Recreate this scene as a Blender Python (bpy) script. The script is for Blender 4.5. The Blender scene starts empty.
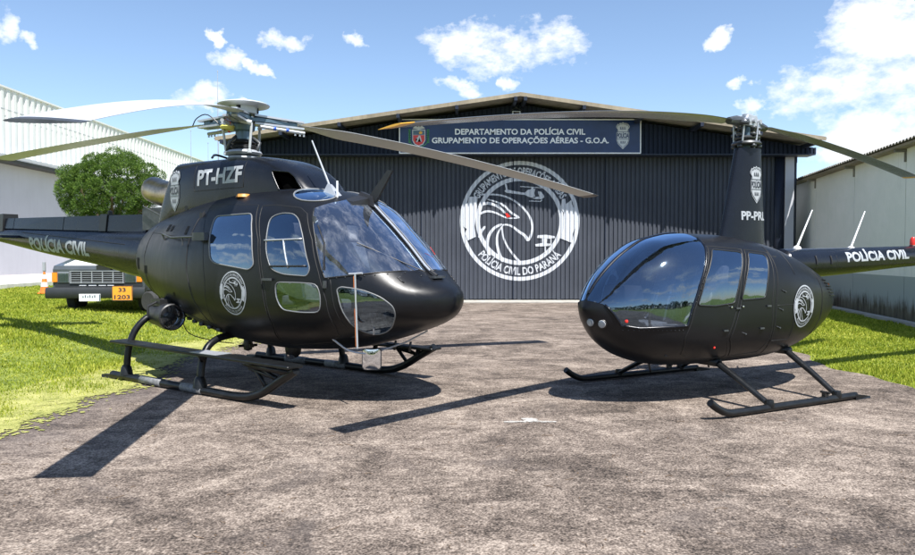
import bpy, bmesh, math, random
import numpy as np
from mathutils import Vector, Matrix
from mathutils.bvhtree import BVHTree

R = math.radians
PI = math.pi
rnd = random.Random(7)
sc = bpy.context.scene
col = sc.collection

# ------------------------------------------------------------------ camera
cam_d = bpy.data.cameras.new('camera')
cam_d.sensor_width = 36.0
cam_d.lens = 730.0 / 915.0 * 36.0
cam_d.clip_start = 0.05
cam_d.clip_end = 3000
cam = bpy.data.objects.new('camera', cam_d)
cam.location = (0, 0, 1.5)
cam.rotation_euler = (R(90 - 1.687), 0, 0)
col.objects.link(cam)
sc.camera = cam

# ------------------------------------------------------------------ exposure
sc.view_settings.view_transform = 'Standard'
sc.view_settings.look = 'None'
sc.view_settings.gamma = 1
sc.view_settings.use_curve_mapping = False
sc.view_settings.exposure = 0.9

# ------------------------------------------------------------------ sun + sky
SUN_EL = 61.0
sun_az = math.atan2(0.25, -0.52)              # x over y of the direction towards the sun
sdir = Vector((math.sin(sun_az) * math.cos(R(SUN_EL)), math.cos(sun_az) * math.cos(R(SUN_EL)), math.sin(R(SUN_EL))))
sl = bpy.data.lights.new('sun', 'SUN')
sl.energy = 5.0
sl.angle = R(0.53)
sl.color = (1.0, 0.97, 0.93)
so = bpy.data.objects.new('sun', sl)
so.rotation_euler = (-sdir).to_track_quat('-Z', 'Y').to_euler()
col.objects.link(so)

world = bpy.data.worlds.new('World')
sc.world = world
world.use_nodes = True


class NT:
    """tiny node-tree helper"""
    def __init__(s, tree):
        s.t = tree
        s.n = tree.nodes
        s.n.clear()

    def node(s, typ, **kw):
        nd = s.n.new(typ)
        for k, v in kw.items():
            if k.startswith('i_'):
                nd.inputs[k[2:].replace('_', ' ')].default_value = v
            else:
                setattr(nd, k, v)
        return nd

    def link(s, a, b):
        s.t.links.new(a, b)

    def m(s, op, a, b=None, c=None, clamp=False):
        nd = s.n.new('ShaderNodeMath')
        nd.operation = op
        nd.use_clamp = clamp
        for i, v in enumerate((a, b, c)):
            if v is None:
                continue
            if isinstance(v, (int, float)):
                nd.inputs[i].default_value = v
            else:
                s.link(v, nd.inputs[i])
        return nd.outputs[0]

    def noise(s, vec, scale, detail=4, rough=.5, dist=0.0):
        nd = s.n.new('ShaderNodeTexNoise')
        nd.inputs['Scale'].default_value = scale
        nd.inputs['Detail'].default_value = detail
        nd.inputs['Roughness'].default_value = rough
        nd.inputs['Distortion'].default_value = dist
        if vec is not None:
            s.link(vec, nd.inputs['Vector'])
        return nd.outputs[0]

    def ramp(s, fac, stops, interp='LINEAR'):
        nd = s.n.new('ShaderNodeValToRGB')
        r = nd.color_ramp
        r.interpolation = interp
        while len(r.elements) < len(stops):
            r.elements.new(0.5)
        for e, (p, c) in zip(r.elements, stops):
            e.position = p
            if isinstance(c, (int, float)):
                c = (c, c, c)
            e.color = (*c, 1)
        s.link(fac, nd.inputs[0])
        return nd.outputs[0]

    def mix(s, fac, a, b, blend='MIX'):
        nd = s.n.new('ShaderNodeMix')
        nd.data_type = 'RGBA'
        nd.blend_type = blend
        for sock, v in ((nd.inputs['Factor'], fac), (nd.inputs[6], a), (nd.inputs[7], b)):
            if isinstance(v, (int, float)):
                sock.default_value = v
            elif isinstance(v, tuple):
                sock.default_value = (*v, 1)
            else:
                s.link(v, sock)
        return nd.outputs[2]

    def mapping(s, vec, scale=(1, 1, 1), rot=(0, 0, 0)):
        nd = s.n.new('ShaderNodeMapping')
        nd.inputs['Scale'].default_value = scale
        nd.inputs['Rotation'].default_value = rot
        s.link(vec, nd.inputs['Vector'])
        return nd.outputs[0]

    def bump(s, h, strength, dist):
        nd = s.n.new('ShaderNodeBump')
        nd.inputs['Strength'].default_value = strength
        nd.inputs['Distance'].default_value = dist
        s.link(h, nd.inputs['Height'])
        return nd.outputs[0]


w = NT(world.node_tree)
sky = w.node('ShaderNodeTexSky')
sky.sky_type = 'NISHITA'
sky.sun_disc = False
sky.sun_elevation = R(SUN_EL)
sky.sun_rotation = sun_az
sky.air_density = 1.0
sky.dust_density = 0.5
sky.ozone_density = 1.6
sky.altitude = 900
tc = w.node('ShaderNodeTexCoord')
sep = w.node('ShaderNodeSeparateXYZ')
w.link(tc.outputs['Generated'], sep.inputs[0])
wn = w.node('ShaderNodeTexNoise')
wn.inputs['Scale'].default_value = 13; wn.inputs['Detail'].default_value = 7; wn.inputs['Roughness'].default_value = .6
w.link(tc.outputs['Generated'], wn.inputs['Vector'])
ws_ = w.node('ShaderNodeSeparateXYZ'); w.link(wn.outputs['Color'], ws_.inputs[0])
az = w.m('ADD', w.m('ARCTAN2', sep.outputs[0], sep.outputs[1]), w.m('MULTIPLY', w.m('SUBTRACT', ws_.outputs[0], .5), .13))
el = w.m('ADD', w.m('ARCSINE', sep.outputs[2]), w.m('MULTIPLY', w.m('SUBTRACT', ws_.outputs[1], .5), .075))
# fair-weather clouds: (azimuth, elevation, half width, half height) in degrees
def cdir(px, py, hw, hh):
    x = (px - 457.5) / 730; z = -(py - 277.5) / 730
    p = math.atan(21.5 / 730)
    X, Y, Z = x, math.cos(p) + z * math.sin(p), -math.sin(p) + z * math.cos(p)
    return math.atan2(X, Y), math.atan2(Z, math.hypot(X, Y)), hw / 730 / math.hypot(1, x), hh / 730
clouds = [(508, 46, 84, 26), (462, 87, 24, 9), (892, 26, 66, 50), (880, 86, 100, 44), (822, 88, 30, 24), (858, 142, 66, 40),
          (905, 150, 40, 26), (6, 32, 16, 22), (32, 42, 14, 8), (232, 61, 24, 11), (216, 40, 9, 8), (262, 62, 12, 6), (274, 35, 24, 8),
          (346, 40, 18, 7), (728, 44, 18, 8), (756, 106, 20, 10), (205, 98, 44, 11), (748, 82, 14, 6), (515, 80, 10, 6), (940, 60, 60, 60)]
msk = None
D_ = math.radians
clouds = [cdir(*c) for c in clouds] + [tuple(D_(v) for v in c) for c in (
    (-97, 9, 11, 4), (-88, 15, 6, 2.2), (-106, 16, 7, 3), (-83, 7, 6, 2), (-118, 20, 9, 4), (-92, 24, 7, 2.5), (-130, 10, 9, 4), (-112, 32, 8, 4),
    (100, 10, 13, 2.6), (90, 5.5, 9, 1.7), (110, 16, 10, 3), (82, 12, 7, 2), (122, 9, 9, 3), (96, 20, 8, 2.4), (135, 15, 9, 4), (75, 6, 6, 1.5))]
for c in clouds:
    a0, e0, ra, re = c
    dx = w.m('MULTIPLY', w.m('SUBTRACT', az, a0), 1 / ra)
    dy = w.m('MULTIPLY', w.m('SUBTRACT', el, e0), 1 / re)
    q = w.m('SUBTRACT', 1.0, w.m('ADD', w.m('MULTIPLY', dx, dx), w.m('MULTIPLY', dy, dy)))
    msk = q if msk is None else w.m('MAXIMUM', msk, q)
msk = w.m('MAXIMUM', msk, -1.6)
n1 = w.noise(w.mapping(tc.outputs['Generated'], (1, 1, 1.7)), 17, 8, .62)
n2 = w.noise(w.mapping(tc.outputs['Generated'], (1, 1, 1.7)), 46, 4, .6)
puff = w.m('ADD', w.m('MULTIPLY', msk, 1.9), w.m('MULTIPLY', w.m('SUBTRACT', n1, .545), 8.0))
puff = w.m('ADD', puff, w.m('MULTIPLY', w.m('SUBTRACT', n2, .5), 1.2))
front = w.m('MULTIPLY', puff, w.m('GREATER_THAN', msk, -1.59))
fa = w.m('MULTIPLY', w.m('SUBTRACT', front, -.25), .5, clamp=True)
fa = w.m('MULTIPLY', fa, w.m('MULTIPLY', w.m('SUBTRACT', msk, -1.5), 1.4, clamp=True))
# scattered clouds over the rest of the sky (behind the viewer and overhead)
cc = w.node('ShaderNodeCombineXYZ')
zz = w.m('MAXIMUM', w.m('ADD', sep.outputs[2], .12), .05)
w.link(w.m('DIVIDE', sep.outputs[0], zz), cc.inputs[0])
w.link(w.m('DIVIDE', sep.outputs[1], zz), cc.inputs[1])
n3 = w.noise(cc.outputs[0], 1.25, 8, .58)
back = w.m('MULTIPLY', w.m('SUBTRACT', n3, .515), 6.0, clamp=True)
bm_ = w.m('MULTIPLY', w.m('SUBTRACT', w.m('MULTIPLY', sep.outputs[1], -1), .35), 4, clamp=True)
back = w.m('MULTIPLY', back, bm_)
fac = w.m('MAXIMUM', fa, back)
fac = w.m('MULTIPLY', fac, w.m('GREATER_THAN', sep.outputs[2], .0))
shade = w.ramp(w.noise(w.mapping(tc.outputs['Generated'], (1, 1, 1.7)), 30, 5, .6), [(.3, (.80, .86, .93)), (.6, (1.0, 1.0, 1.0))])
bg1 = w.node('ShaderNodeBackground')
w.link(sky.outputs[0], bg1.inputs['Color'])
bg1.inputs['Strength'].default_value = 0.108
bg2 = w.node('ShaderNodeBackground')
w.link(shade, bg2.inputs['Color'])
bg2.inputs['Strength'].default_value = .72
mx = w.node('ShaderNodeMixShader')
w.link(fac, mx.inputs[0]); w.link(bg1.outputs[0], mx.inputs[1]); w.link(bg2.outputs[0], mx.inputs[2])
wo = w.node('ShaderNodeOutputWorld')
w.link(mx.outputs[0], wo.inputs[0])

# ------------------------------------------------------------------ materials
def material(name):
    mt = bpy.data.materials.new(name)
    mt.use_nodes = True
    t = NT(mt.node_tree)
    out = t.node('ShaderNodeOutputMaterial')
    b = t.node('ShaderNodeBsdfPrincipled')
    t.link(b.outputs[0], out.inputs[0])
    return mt, t, b, out


def plain(name, c, rough=.5, metal=0.0, var=.12, scale=6.0, bump=0.0, spec=.5, coat=0):
    """procedural paint / metal / plastic with a little uneven wear"""
    mt, t, b, out = material(name)
    tcn = t.node('ShaderNodeTexCoord')
    n = t.noise(tcn.outputs['Object'], scale, 5, .6)
    lo = tuple(x * (1 - var) for x in c); hi = tuple(min(1, x * (1 + var)) for x in c)
    t.link(t.ramp(n, [(.3, lo), (.7, hi)]), b.inputs['Base Color'])
    n2 = t.noise(tcn.outputs['Object'], scale * 3.1, 4, .6)
    rr = t.m('ADD', t.m('MULTIPLY', n2, .16), rough - .08)
    t.link(rr, b.inputs['Roughness'])
    b.inputs['Metallic'].default_value = metal
    b.inputs['Specular IOR Level'].default_value = spec
    b.inputs['Coat Weight'].default_value = coat
    b.inputs['Coat Roughness'].default_value = .08
    if bump:
        t.link(t.bump(t.noise(tcn.outputs['Object'], scale * 14, 3, .6), bump, .002), b.inputs['Normal'])
    return mt


def glass(name, tint, boost=1.0, dust=.0, ior=1.5, rough=0.0):
    mt = bpy.data.materials.new(name)
    mt.use_nodes = True
    t = NT(mt.node_tree)
    out = t.node('ShaderNodeOutputMaterial')
    tr = t.node('ShaderNodeBsdfTransparent'); tr.inputs[0].default_value = (*tint, 1)
    gl = t.node('ShaderNodeBsdfGlossy'); gl.inputs['Roughness'].default_value = rough
    gl.inputs['Color'].default_value = (.60, .78, 1, 1)
    tcn = t.node('ShaderNodeTexCoord')
    bn = t.bump(t.noise(t.mapping(tcn.outputs['Object'], (1.3, 1, .9)), 1.6, 2, .5), .22, .05)
    t.link(bn, gl.inputs['Normal'])
    fr = t.node('ShaderNodeFresnel'); fr.inputs['IOR'].default_value = ior
    f = t.m('MULTIPLY', fr.outputs[0], boost, clamp=True)
    mx = t.node('ShaderNodeMixShader')
    t.link(f, mx.inputs[0]); t.link(tr.outputs[0], mx.inputs[1]); t.link(gl.outputs[0], mx.inputs[2])
    last = mx.outputs[0]
    if dust:
        df = t.node('ShaderNodeBsdfDiffuse'); df.inputs[0].default_value = (.6, .62, .66, 1)
        n = t.noise(t.mapping(tcn.outputs['Object'], (2.5, 5, 1.2), (0, .6, .3)), 2.2, 7, .72, .4)
        k = t.m('MULTIPLY', t.ramp(n, [(.46, .06), (.60, .35), (.72, 1.0)]), dust)
        m2 = t.node('ShaderNodeMixShader')
        t.link(k, m2.inputs[0]); t.link(last, m2.inputs[1]); t.link(df.outputs[0], m2.inputs[2])
        last = m2.outputs[0]
    t.link(last, out.inputs[0])
    return mt


M = {}
def heli_paint(name, c, rough):
    mt, t, b, out = material(name)
    tcn = t.node('ShaderNodeTexCoord')
    n = t.noise(tcn.outputs['Object'], 2.5, 6, .65)
    t.link(t.ramp(n, [(.3, tuple(x * .8 for x in c)), (.7, tuple(x * 1.3 for x in c))]), b.inputs['Base Color'])
    n2 = t.noise(t.mapping(tcn.outputs['Object'], (3, 3, .8)), 4, 6, .7)
    t.link(t.m('ADD', t.m('MULTIPLY', n2, .22), rough - .11), b.inputs['Roughness'])
    b.inputs['Specular IOR Level'].default_value = .30
    # rows of flush rivets and faint skin waviness
    sx = t.node('ShaderNodeSeparateXYZ'); t.link(tcn.outputs['Object'], sx.inputs[0])
    def row(u, v, pu, pv):
        a = t.m('MULTIPLY', t.m('SUBTRACT', t.m('FRACT', t.m('DIVIDE', u, pu)), .5), pu)
        c_ = t.m('MULTIPLY', t.m('SUBTRACT', t.m('FRACT', t.m('DIVIDE', v, pv)), .5), pv)
        return t.m('LESS_THAN', t.m('ADD', t.m('MULTIPLY', a, a), t.m('MULTIPLY', c_, c_)), .0045 ** 2)
    rv = t.m('MAXIMUM', row(sx.outputs[0], sx.outputs[2], .045, .31), row(sx.outputs[2], sx.outputs[0], .045, .52))
    h = t.m('ADD', t.m('MULTIPLY', t.noise(tcn.outputs['Object'], 3.0, 2, .5), 1.0), t.m('MULTIPLY', t.noise(tcn.outputs['Object'], 160, 2, .5), .004))
    h = t.m('ADD', h, t.m('MULTIPLY', rv, .7))
    t.link(t.bump(h, .22, .010), b.inputs['Normal'])
    return mt
M['black'] = heli_paint('matt black helicopter paint', (.0055, .0062, .0082), .36)
M['black2'] = heli_paint('satin blue black helicopter paint', (.006, .0075, .012), .25)
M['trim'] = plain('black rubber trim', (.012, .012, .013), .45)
M['tape'] = plain('scuffed grey tape', (.16, .165, .17), .55, 0, .5, 25)
M['void'] = plain('unlit duct black', (.0015, .0015, .0015), .95, spec=.02)
M['seam'] = plain('dark panel seam', (.006, .006, .007), .6)
M['rim'] = plain('worn pale window rim', (.16, .165, .17), .4)
M['steel'] = plain('worn black skid paint', (.007, .008, .009), .38, 0.0, .5, 9, spec=.35)
M['bright'] = plain('bare aluminium', (.62, .63, .64), .3, 1.0, .1, 12)
M['alu'] = plain('grey painted aluminium', (.42, .44, .47), .38, .4, .12, 10)
M['dgrey'] = plain('dark grey metal', (.06, .065, .07), .45, .3, .3, 12)
M['bladew'] = plain('pale grey rotor blade paint', (.46, .48, .50), .38, 0, .02, 1)
M['bladed'] = plain('grey metal rotor blade', (.22, .23, .23), .24, .6, .15, 3)
M['yellow'] = plain('orange yellow blade tip', (.80, .42, .03), .35)
M['bluep'] = plain('blue hydraulic grey metal', (.09, .14, .18), .4, .3)
M['blue'] = plain('blue band', (.03, .10, .5), .4)
M['red'] = plain('red plastic', (.65, .03, .02), .3)
M['orange'] = plain('orange plastic', (.85, .20, .03), .35)
M['white'] = plain('white paint', (.78, .79, .80), .45, 0, .05, 5)
M['decal'] = plain('pale grey lettering', (.34, .36, .39), .5, 0, .10, 14)
M['decalw'] = plain('white sign lettering', (.56, .58, .61), .5, 0, .03, 14)
M['signw'] = plain('bright white sign lettering', (.85, .86, .88), .5, 0, .03, 14)
M['decald'] = plain('dark lettering on badge', (.03, .035, .045), .5)
M['exhaust'] = plain('heat stained exhaust steel', (.42, .34, .26), .35, .9, .35, 8)
M['seat'] = plain('grey seat cloth', (.13, .14, .16), .9, 0, .3, 30)
M['seatl'] = plain('pale grey seat belt', (.5, .5, .52), .8)
M['inside'] = plain('dark cabin lining', (.022, .024, .028), .8)
M['panel'] = plain('black instrument panel', (.02, .02, .022), .5)
M['gauge'] = plain('pale gauge face', (.18, .19, .2), .3)
M['glass'] = glass('cabin glass', (.50, .53, .58), 4.5, .0, rough=.02)
M['wglass'] = glass('dusty windshield glass', (.70, .76, .84), 5.0, .24)
M['bubble'] = glass('tinted bubble canopy', (.62, .67, .74), 5.0, .0, rough=.035)
M['lens'] = glass('clear lamp lens', (.9, .9, .9), 1.2)
M['mirror'] = plain('mirror glass', (.75, .78, .82), .06, 1.0, .03)
M['tyre'] = plain('dusty tyre rubber', (.035, .035, .034), .85, 0, .3, 20)
M['amber'] = plain('amber lens', (.85, .25, .02), .25)
M['chrome'] = plain('headlamp reflector', (.7, .72, .74), .12, 1.0)
M['truckd'] = plain('dark grey truck paint', (.055, .065, .07), .3, 0, .15, 5, coat=.5)
M['truckb'] = plain('black truck bumper', (.025, .028, .03), .45)
M['plateo'] = plain('orange placard', (.85, .33, .03), .5)
M['concrete'] = plain('weathered concrete', (.38, .36, .32), .9, 0, .2, 3, .4)
M['kerb'] = plain('whitewashed kerb', (.62, .61, .57), .85, 0, .15, 4, .3)
M['bark'] = plain('bark', (.12, .08, .05), .9, 0, .4, 14, .8)

def m_asphalt():
    mt, t, b, out = material('old weathered asphalt')
    g = t.node('ShaderNodeNewGeometry')
    p = g.outputs['Position']
    big = t.noise(p, .45, 5, .6, .3)
    mid = t.noise(t.mapping(p, (1, 1.25, 1), (0, 0, .5)), 1.5, 8, .68, .8)
    sm = t.noise(t.mapping(p, (1, 1.1, 1), (0, 0, -.3)), 7, 7, .72, .4)
    grain = t.noise(p, 70, 2, .5)
    grain2 = t.noise(p, 28, 3, .6)
    v = t.m('ADD', t.m('MULTIPLY', big, .40), t.m('ADD', t.m('MULTIPLY', mid, 1.0), t.m('ADD', t.m('MULTIPLY', sm, .7), t.m('ADD', t.m('MULTIPLY', grain, 1.15), t.m('MULTIPLY', grain2, .8)))))
    c = t.ramp(v, [(.41, (.020, .016, .013)), (.465, (.088, .069, .056)), (.515, (.19, .152, .124)), (.58, (.39, .325, .268))])
    nd = c.node
    # v ranges about 1.3..2.3 : rescale
    t.t.links.remove(nd.inputs[0].links[0])
    t.link(t.m('MULTIPLY', v, 1 / 4.05), nd.inputs[0])
    # dark weathered patches close to the edge of the apron on the left
    sepn = t.node('ShaderNodeSeparateXYZ'); t.link(p, sepn.inputs[0])
    edge = t.m('MULTIPLY', t.m('SUBTRACT', t.m('MULTIPLY', sepn.outputs[0], -1), t.m('SUBTRACT', 3.1, t.m('MULTIPLY', t.m('SUBTRACT', big, .5), 5))), .9, clamp=True)
    c = t.mix(t.m('MULTIPLY', edge, .6), c, (.055, .047, .05))
    # oil-dark drips and blackened patches
    dk = t.ramp(t.noise(p, .8, 8, .72, 1.2), [(.55, 0.0), (.70, .6)])
    c = t.mix(dk, c, (.06, .05, .047))
    # fine cracks
    vo = t.node('ShaderNodeTexVoronoi'); vo.feature = 'DISTANCE_TO_EDGE'; vo.inputs['Scale'].default_value = .55
    wv = t.node('ShaderNodeVectorMath'); wv.operation = 'ADD'
    t.link(p, wv.inputs[0])
    nn = t.node('ShaderNodeTexNoise'); nn.inputs['Scale'].default_value = 3; nn.inputs['Detail'].default_value = 6
    t.link(p, nn.inputs['Vector']); t.link(nn.outputs['Color'], wv.inputs[1]); t.link(wv.outputs[0], vo.inputs['Vector'])
    cr = t.m('MULTIPLY', t.m('LESS_THAN', vo.outputs[0], .006), t.m('GREATER_THAN', t.noise(p, .7, 3), .57))
    c = t.mix(t.m('MULTIPLY', cr, .6), c, (.04, .035, .03))
    t.link(c, b.inputs['Base Color'])
    b.inputs['Roughness'].default_value = .9
    b.inputs['Specular IOR Level'].default_value = .25
    h = t.m('ADD', t.m('MULTIPLY', grain, .5), t.m('ADD', t.m('MULTIPLY', sm, .8), t.m('MULTIPLY', grain2, .5)))
    t.link(t.bump(h, 1.0, .02), b.inputs['Normal'])
    return mt
M['asphalt'] = m_asphalt()

def m_ground():
    mt, t, b, out = material('turf soil and moss')
    g = t.node('ShaderNodeNewGeometry'); p = g.outputs['Position']
    n = t.noise(p, 1.2, 7, .7); n2 = t.noise(p, 25, 5, .75)
    v = t.m('MULTIPLY', t.m('ADD', n, n2), .5)
    t.link(t.ramp(v, [(.36, (.06, .09, .015)), (.5, (.17, .22, .03)), (.64, (.32, .34, .06))]), b.inputs['Base Color'])
    b.inputs['Roughness'].default_value = .95
    t.link(t.bump(n2, 1, .03), b.inputs['Normal'])
    return mt
M['ground'] = m_ground()

def m_moss():
    mt, t, b, out = material('flat yellow green moss')
    g = t.node('ShaderNodeNewGeometry'); p = g.outputs['Position']
    n = t.noise(p, 3, 7, .7); n2 = t.noise(p, 60, 4, .75)
    v = t.m('MULTIPLY', t.m('ADD', n, n2), .5)
    t.link(t.ramp(v, [(.38, (.12, .14, .03)), (.48, (.32, .33, .08)), (.60, (.50, .48, .17))]), b.inputs['Base Color'])
    b.inputs['Roughness'].default_value = .95
    t.link(t.bump(n2, 1, .02), b.inputs['Normal'])
    return mt
M['moss'] = m_moss()

def m_leaf(name, lo, mid, hi, scale=1.3):
    mt, t, b, out = material(name)
    g = t.node('ShaderNodeNewGeometry')
    n = t.noise(g.outputs['Position'], scale, 5, .65)
    v = t.m('ADD', t.m('MULTIPLY', n, .62), t.m('MULTIPLY', g.outputs['Random Per Island'], .38))
    c = t.ramp(v, [(.28, lo), (.5, mid), (.72, hi)])
    t.link(c, b.inputs['Base Color'])
    b.inputs['Roughness'].default_value = .6
    b.inputs['Specular IOR Level'].default_value = .3
    tl = t.node('ShaderNodeBsdfTranslucent'); t.link(c, tl.inputs[0])
    mx = t.node('ShaderNodeMixShader'); mx.inputs[0].default_value = .35
    t.link(b.outputs[0], mx.inputs[1]); t.link(tl.outputs[0], mx.inputs[2]); t.link(mx.outputs[0], out.inputs[0])
    return mt
M['grass'] = m_leaf('bright sunlit grass', (.13, .19, .012), (.29, .35, .025), (.50, .50, .08), .9)
M['leaf'] = m_leaf('conifer foliage', (.03, .07, .012), (.085, .16, .025), (.20, .30, .05), 4.0)
M['farleaf'] = m_leaf('dark far foliage', (.015, .035, .01), (.03, .06, .015), (.05, .09, .02), .4)

def m_clad(name, c, rough=.5, streak=.25, spec=.5):
    mt, t, b, out = material(name)
    g = t.node('ShaderNodeNewGeometry'); p = g.outputs['Position']
    n = t.noise(t.mapping(p, (4, 4, .5)), 1.2, 7, .7)
    n2 = t.noise(p, .7, 4, .6)
    v = t.m('MULTIPLY', t.m('ADD', n, n2), .5)
    lo = tuple(x * (1 - streak) for x in c); hi = tuple(min(1, x * (1 + streak)) for x in c)
    t.link(t.ramp(v, [(.35, lo), (.65, hi)]), b.inputs['Base Color'])
    t.link(t.m('ADD', t.m('MULTIPLY', n, .2), rough - .1), b.inputs['Roughness'])
    b.inputs['Specular IOR Level'].default_value = spec
    return mt
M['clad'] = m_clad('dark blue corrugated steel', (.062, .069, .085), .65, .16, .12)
M['fascia'] = m_clad('shade darkened navy corrugated steel', (.014, .020, .036), .6, .2, .12)  # door steel darkened for the shade under the roof overhang
M['frame'] = m_clad('navy steel frame', (.018, .024, .042), .45, .2, .3)
M['whiteclad'] = m_clad('white corrugated sheet', (.70, .70, .68), .6, .08)
M['whitewall'] = m_clad('white rendered wall', (.46, .47, .51), .85, .05)
M['gutter'] = m_clad('grey metal canopy', (.42, .44, .46), .5, .12)
M['navy'] = plain('navy sign board', (.012, .03, .10), .22, 0, .2, 2, spec=.35)
M['roofedge'] = m_clad('weathered fibre cement roof', (.26, .22, .16), .85, .35)
M['fibre'] = m_clad('grey fibre cement roof sheet', (.20, .19, .17), .9, .4)
M['path'] = m_clad('pale pinkish paving', (.48, .42, .38), .9, .15)

def m_panelwall():
    mt, t, b, out = material('white concrete panel wall with grey band and mould')
    g = t.node('ShaderNodeNewGeometry'); p = g.outputs['Position']
    s = t.node('ShaderNodeSeparateXYZ'); t.link(p, s.inputs[0])
    z = s.outputs[2]
    n = t.noise(p, 1.5, 6, .7); n2 = t.noise(t.mapping(p, (3, 3, .6)), 2.5, 7, .75)
    base = t.ramp(n, [(.3, (.76, .79, .74)), (.7, (.86, .87, .83))])
    zz = t.m('ADD', z, t.m('MULTIPLY', t.m('SUBTRACT', n2, .5), .10))
    band = t.m('LESS_THAN', z, 1.02)
    c = t.mix(band, base, (.36, .41, .40))
    stain = t.ramp(t.m('ADD', zz, t.m('MULTIPLY', t.m('SUBTRACT', n2, .5), .9)), [(.22, 1.0), (.52, 0.0)])
    c = t.mix(stain, c, t.ramp(n2, [(.35, (.05, .042, .028)), (.65, (.20, .18, .12))]))
    # soot streaks running down from the eaves
    st = t.ramp(t.noise(t.mapping(p, (5, 5, .25)), 2, 6, .7), [(.60, 0.0), (.75, .35)])
    c = t.mix(st, c, (.42, .42, .38))
    t.link(c, b.inputs['Base Color'])
    b.inputs['Roughness'].default_value = .88
    t.link(t.bump(t.noise(p, 18, 4, .7), .4, .01), b.inputs['Normal'])
    return mt
M['panelwall'] = m_panelwall()

# ------------------------------------------------------------------ object helpers
def link_mesh(name, me, mt, parent=None, smooth=True):
    o = bpy.data.objects.new(name, me)
    col.objects.link(o)
    if mt is not None and not me.materials:
        if isinstance(mt, (list, tuple)):
            for k in mt:
                me.materials.append(k)
        else:
            me.materials.append(mt)
    if parent is not None:
        o.parent = parent
    if smooth:
        me.polygons.foreach_set('use_smooth', [True] * len(me.polygons))
    return o


def obj(name, bm, mt, parent=None, smooth=False, autos=None):
    if autos is not None:
        for f in bm.faces:
            f.smooth = True
        for e in bm.edges:
            if len(e.link_faces) == 2 and e.calc_face_angle(0) > R(autos):
                e.smooth = False
    me = bpy.data.meshes.new(name)
    bm.to_mesh(me)
    bm.free()
    o = link_mesh(name, me, mt, parent, False)
    if smooth and autos is None:
        me.polygons.foreach_set('use_smooth', [True] * len(me.polygons))
    return o


def tag(o, label=None, cat=None, group=None, kind=None):
    if label: o['label'] = label
    if cat: o['category'] = cat
    if group: o['group'] = group
    if kind: o['kind'] = kind
    return o


def thing(name, label, cat, loc=(0, 0, 0), rz=0, group=None):
    o = bpy.data.objects.new(name, None)
    o.empty_display_size = .3
    col.objects.link(o)
    o.location = loc
    o.rotation_euler = (0, 0, rz)
    return tag(o, label, cat, group)


def box(bm, x0, x1, y0, y1, z0, z1, mi=0):
    vs = [bm.verts.new(p) for p in ((x0, y0, z0), (x1, y0, z0), (x1, y1, z0), (x0, y1, z0), (x0, y0, z1), (x1, y0, z1), (x1, y1, z1), (x0, y1, z1))]
    for q in ((0, 3, 2, 1), (4, 5, 6, 7), (0, 1, 5, 4), (1, 2, 6, 5), (2, 3, 7, 6), (3, 0, 4, 7)):
        f = bm.faces.new([vs[i] for i in q])
        f.material_index = mi
    return vs


def bevel(bm, w, seg=2):
    bmesh.ops.bevel(bm, geom=[e for e in bm.edges if len(e.link_faces) == 2 and e.calc_face_angle(0) > R(25)], offset=w, segments=seg, affect='EDGES', profile=.5)


def hull_box(bm, pts8):
    vs = [bm.verts.new(p) for p in pts8]
    for q in ((0, 3, 2, 1), (4, 5, 6, 7), (0, 1, 5, 4), (1, 2, 6, 5), (2, 3, 7, 6), (3, 0, 4, 7)):
        bm.faces.new([vs[i] for i in q])


def catmull(P, n=6):
    P = [Vector(p) for p in P]
    if len(P) < 3:
        return P
    out = []
    Q = [P[0] * 2 - P[1]] + P + [P[-1] * 2 - P[-2]]
    for i in range(1, len(Q) - 2):
        for k in range(n):
            t = k / n
            a, b, c, d = Q[i - 1], Q[i], Q[i + 1], Q[i + 2]
            out.append(.5 * ((2 * b) + (-a + c) * t + (2 * a - 5 * b + 4 * c - d) * t * t + (-a + 3 * b - 3 * c + d) * t ** 3))
    out.append(P[-1])
    return out


def tube(bm, P, r, seg=8, closed=False, cap=True, flat=1.0, mi=0):
    """sweep along points; r is a number or list"""
    P = [Vector(p) for p in P]
    n = len(P)
    rs = r if isinstance(r, (list, tuple)) else [r] * n
    rings = []
    up = None
    for i in range(n):
        if closed:
            d = P[(i + 1) % n] - P[i - 1]
        else:
            d = P[min(i + 1, n - 1)] - P[max(i - 1, 0)]
        d.normalize()
        if up is None:
            up = Vector((0, 0, 1)) if abs(d.z) < .9 else Vector((1, 0, 0))
        x = up.cross(d)
        if x.length < 1e-4:
            x = Vector((1, 0, 0)).cross(d)
        x.normalize()
        y = d.cross(x); y.normalize()
        up = y
        rings.append([bm.verts.new(P[i] + (x * math.cos(2 * PI * k / seg) + y * math.sin(2 * PI * k / seg) * flat) * rs[i]) for k in range(seg)])
    m = n if closed else n - 1
    for i in range(m):
        a, b = rings[i], rings[(i + 1) % n]
        for k in range(seg):
            f = bm.faces.new((a[k], a[(k + 1) % seg], b[(k + 1) % seg], b[k]))
            f.material_index = mi
    if cap and not closed:
        bm.faces.new(rings[0][::-1]).material_index = mi
        bm.faces.new(rings[-1]).material_index = mi


def cyl(bm, p0, p1, r0, r1=None, seg=16, mi=0):
    tube(bm, [p0, p1], [r0, r0 if r1 is None else r1], seg, mi=mi)


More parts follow.
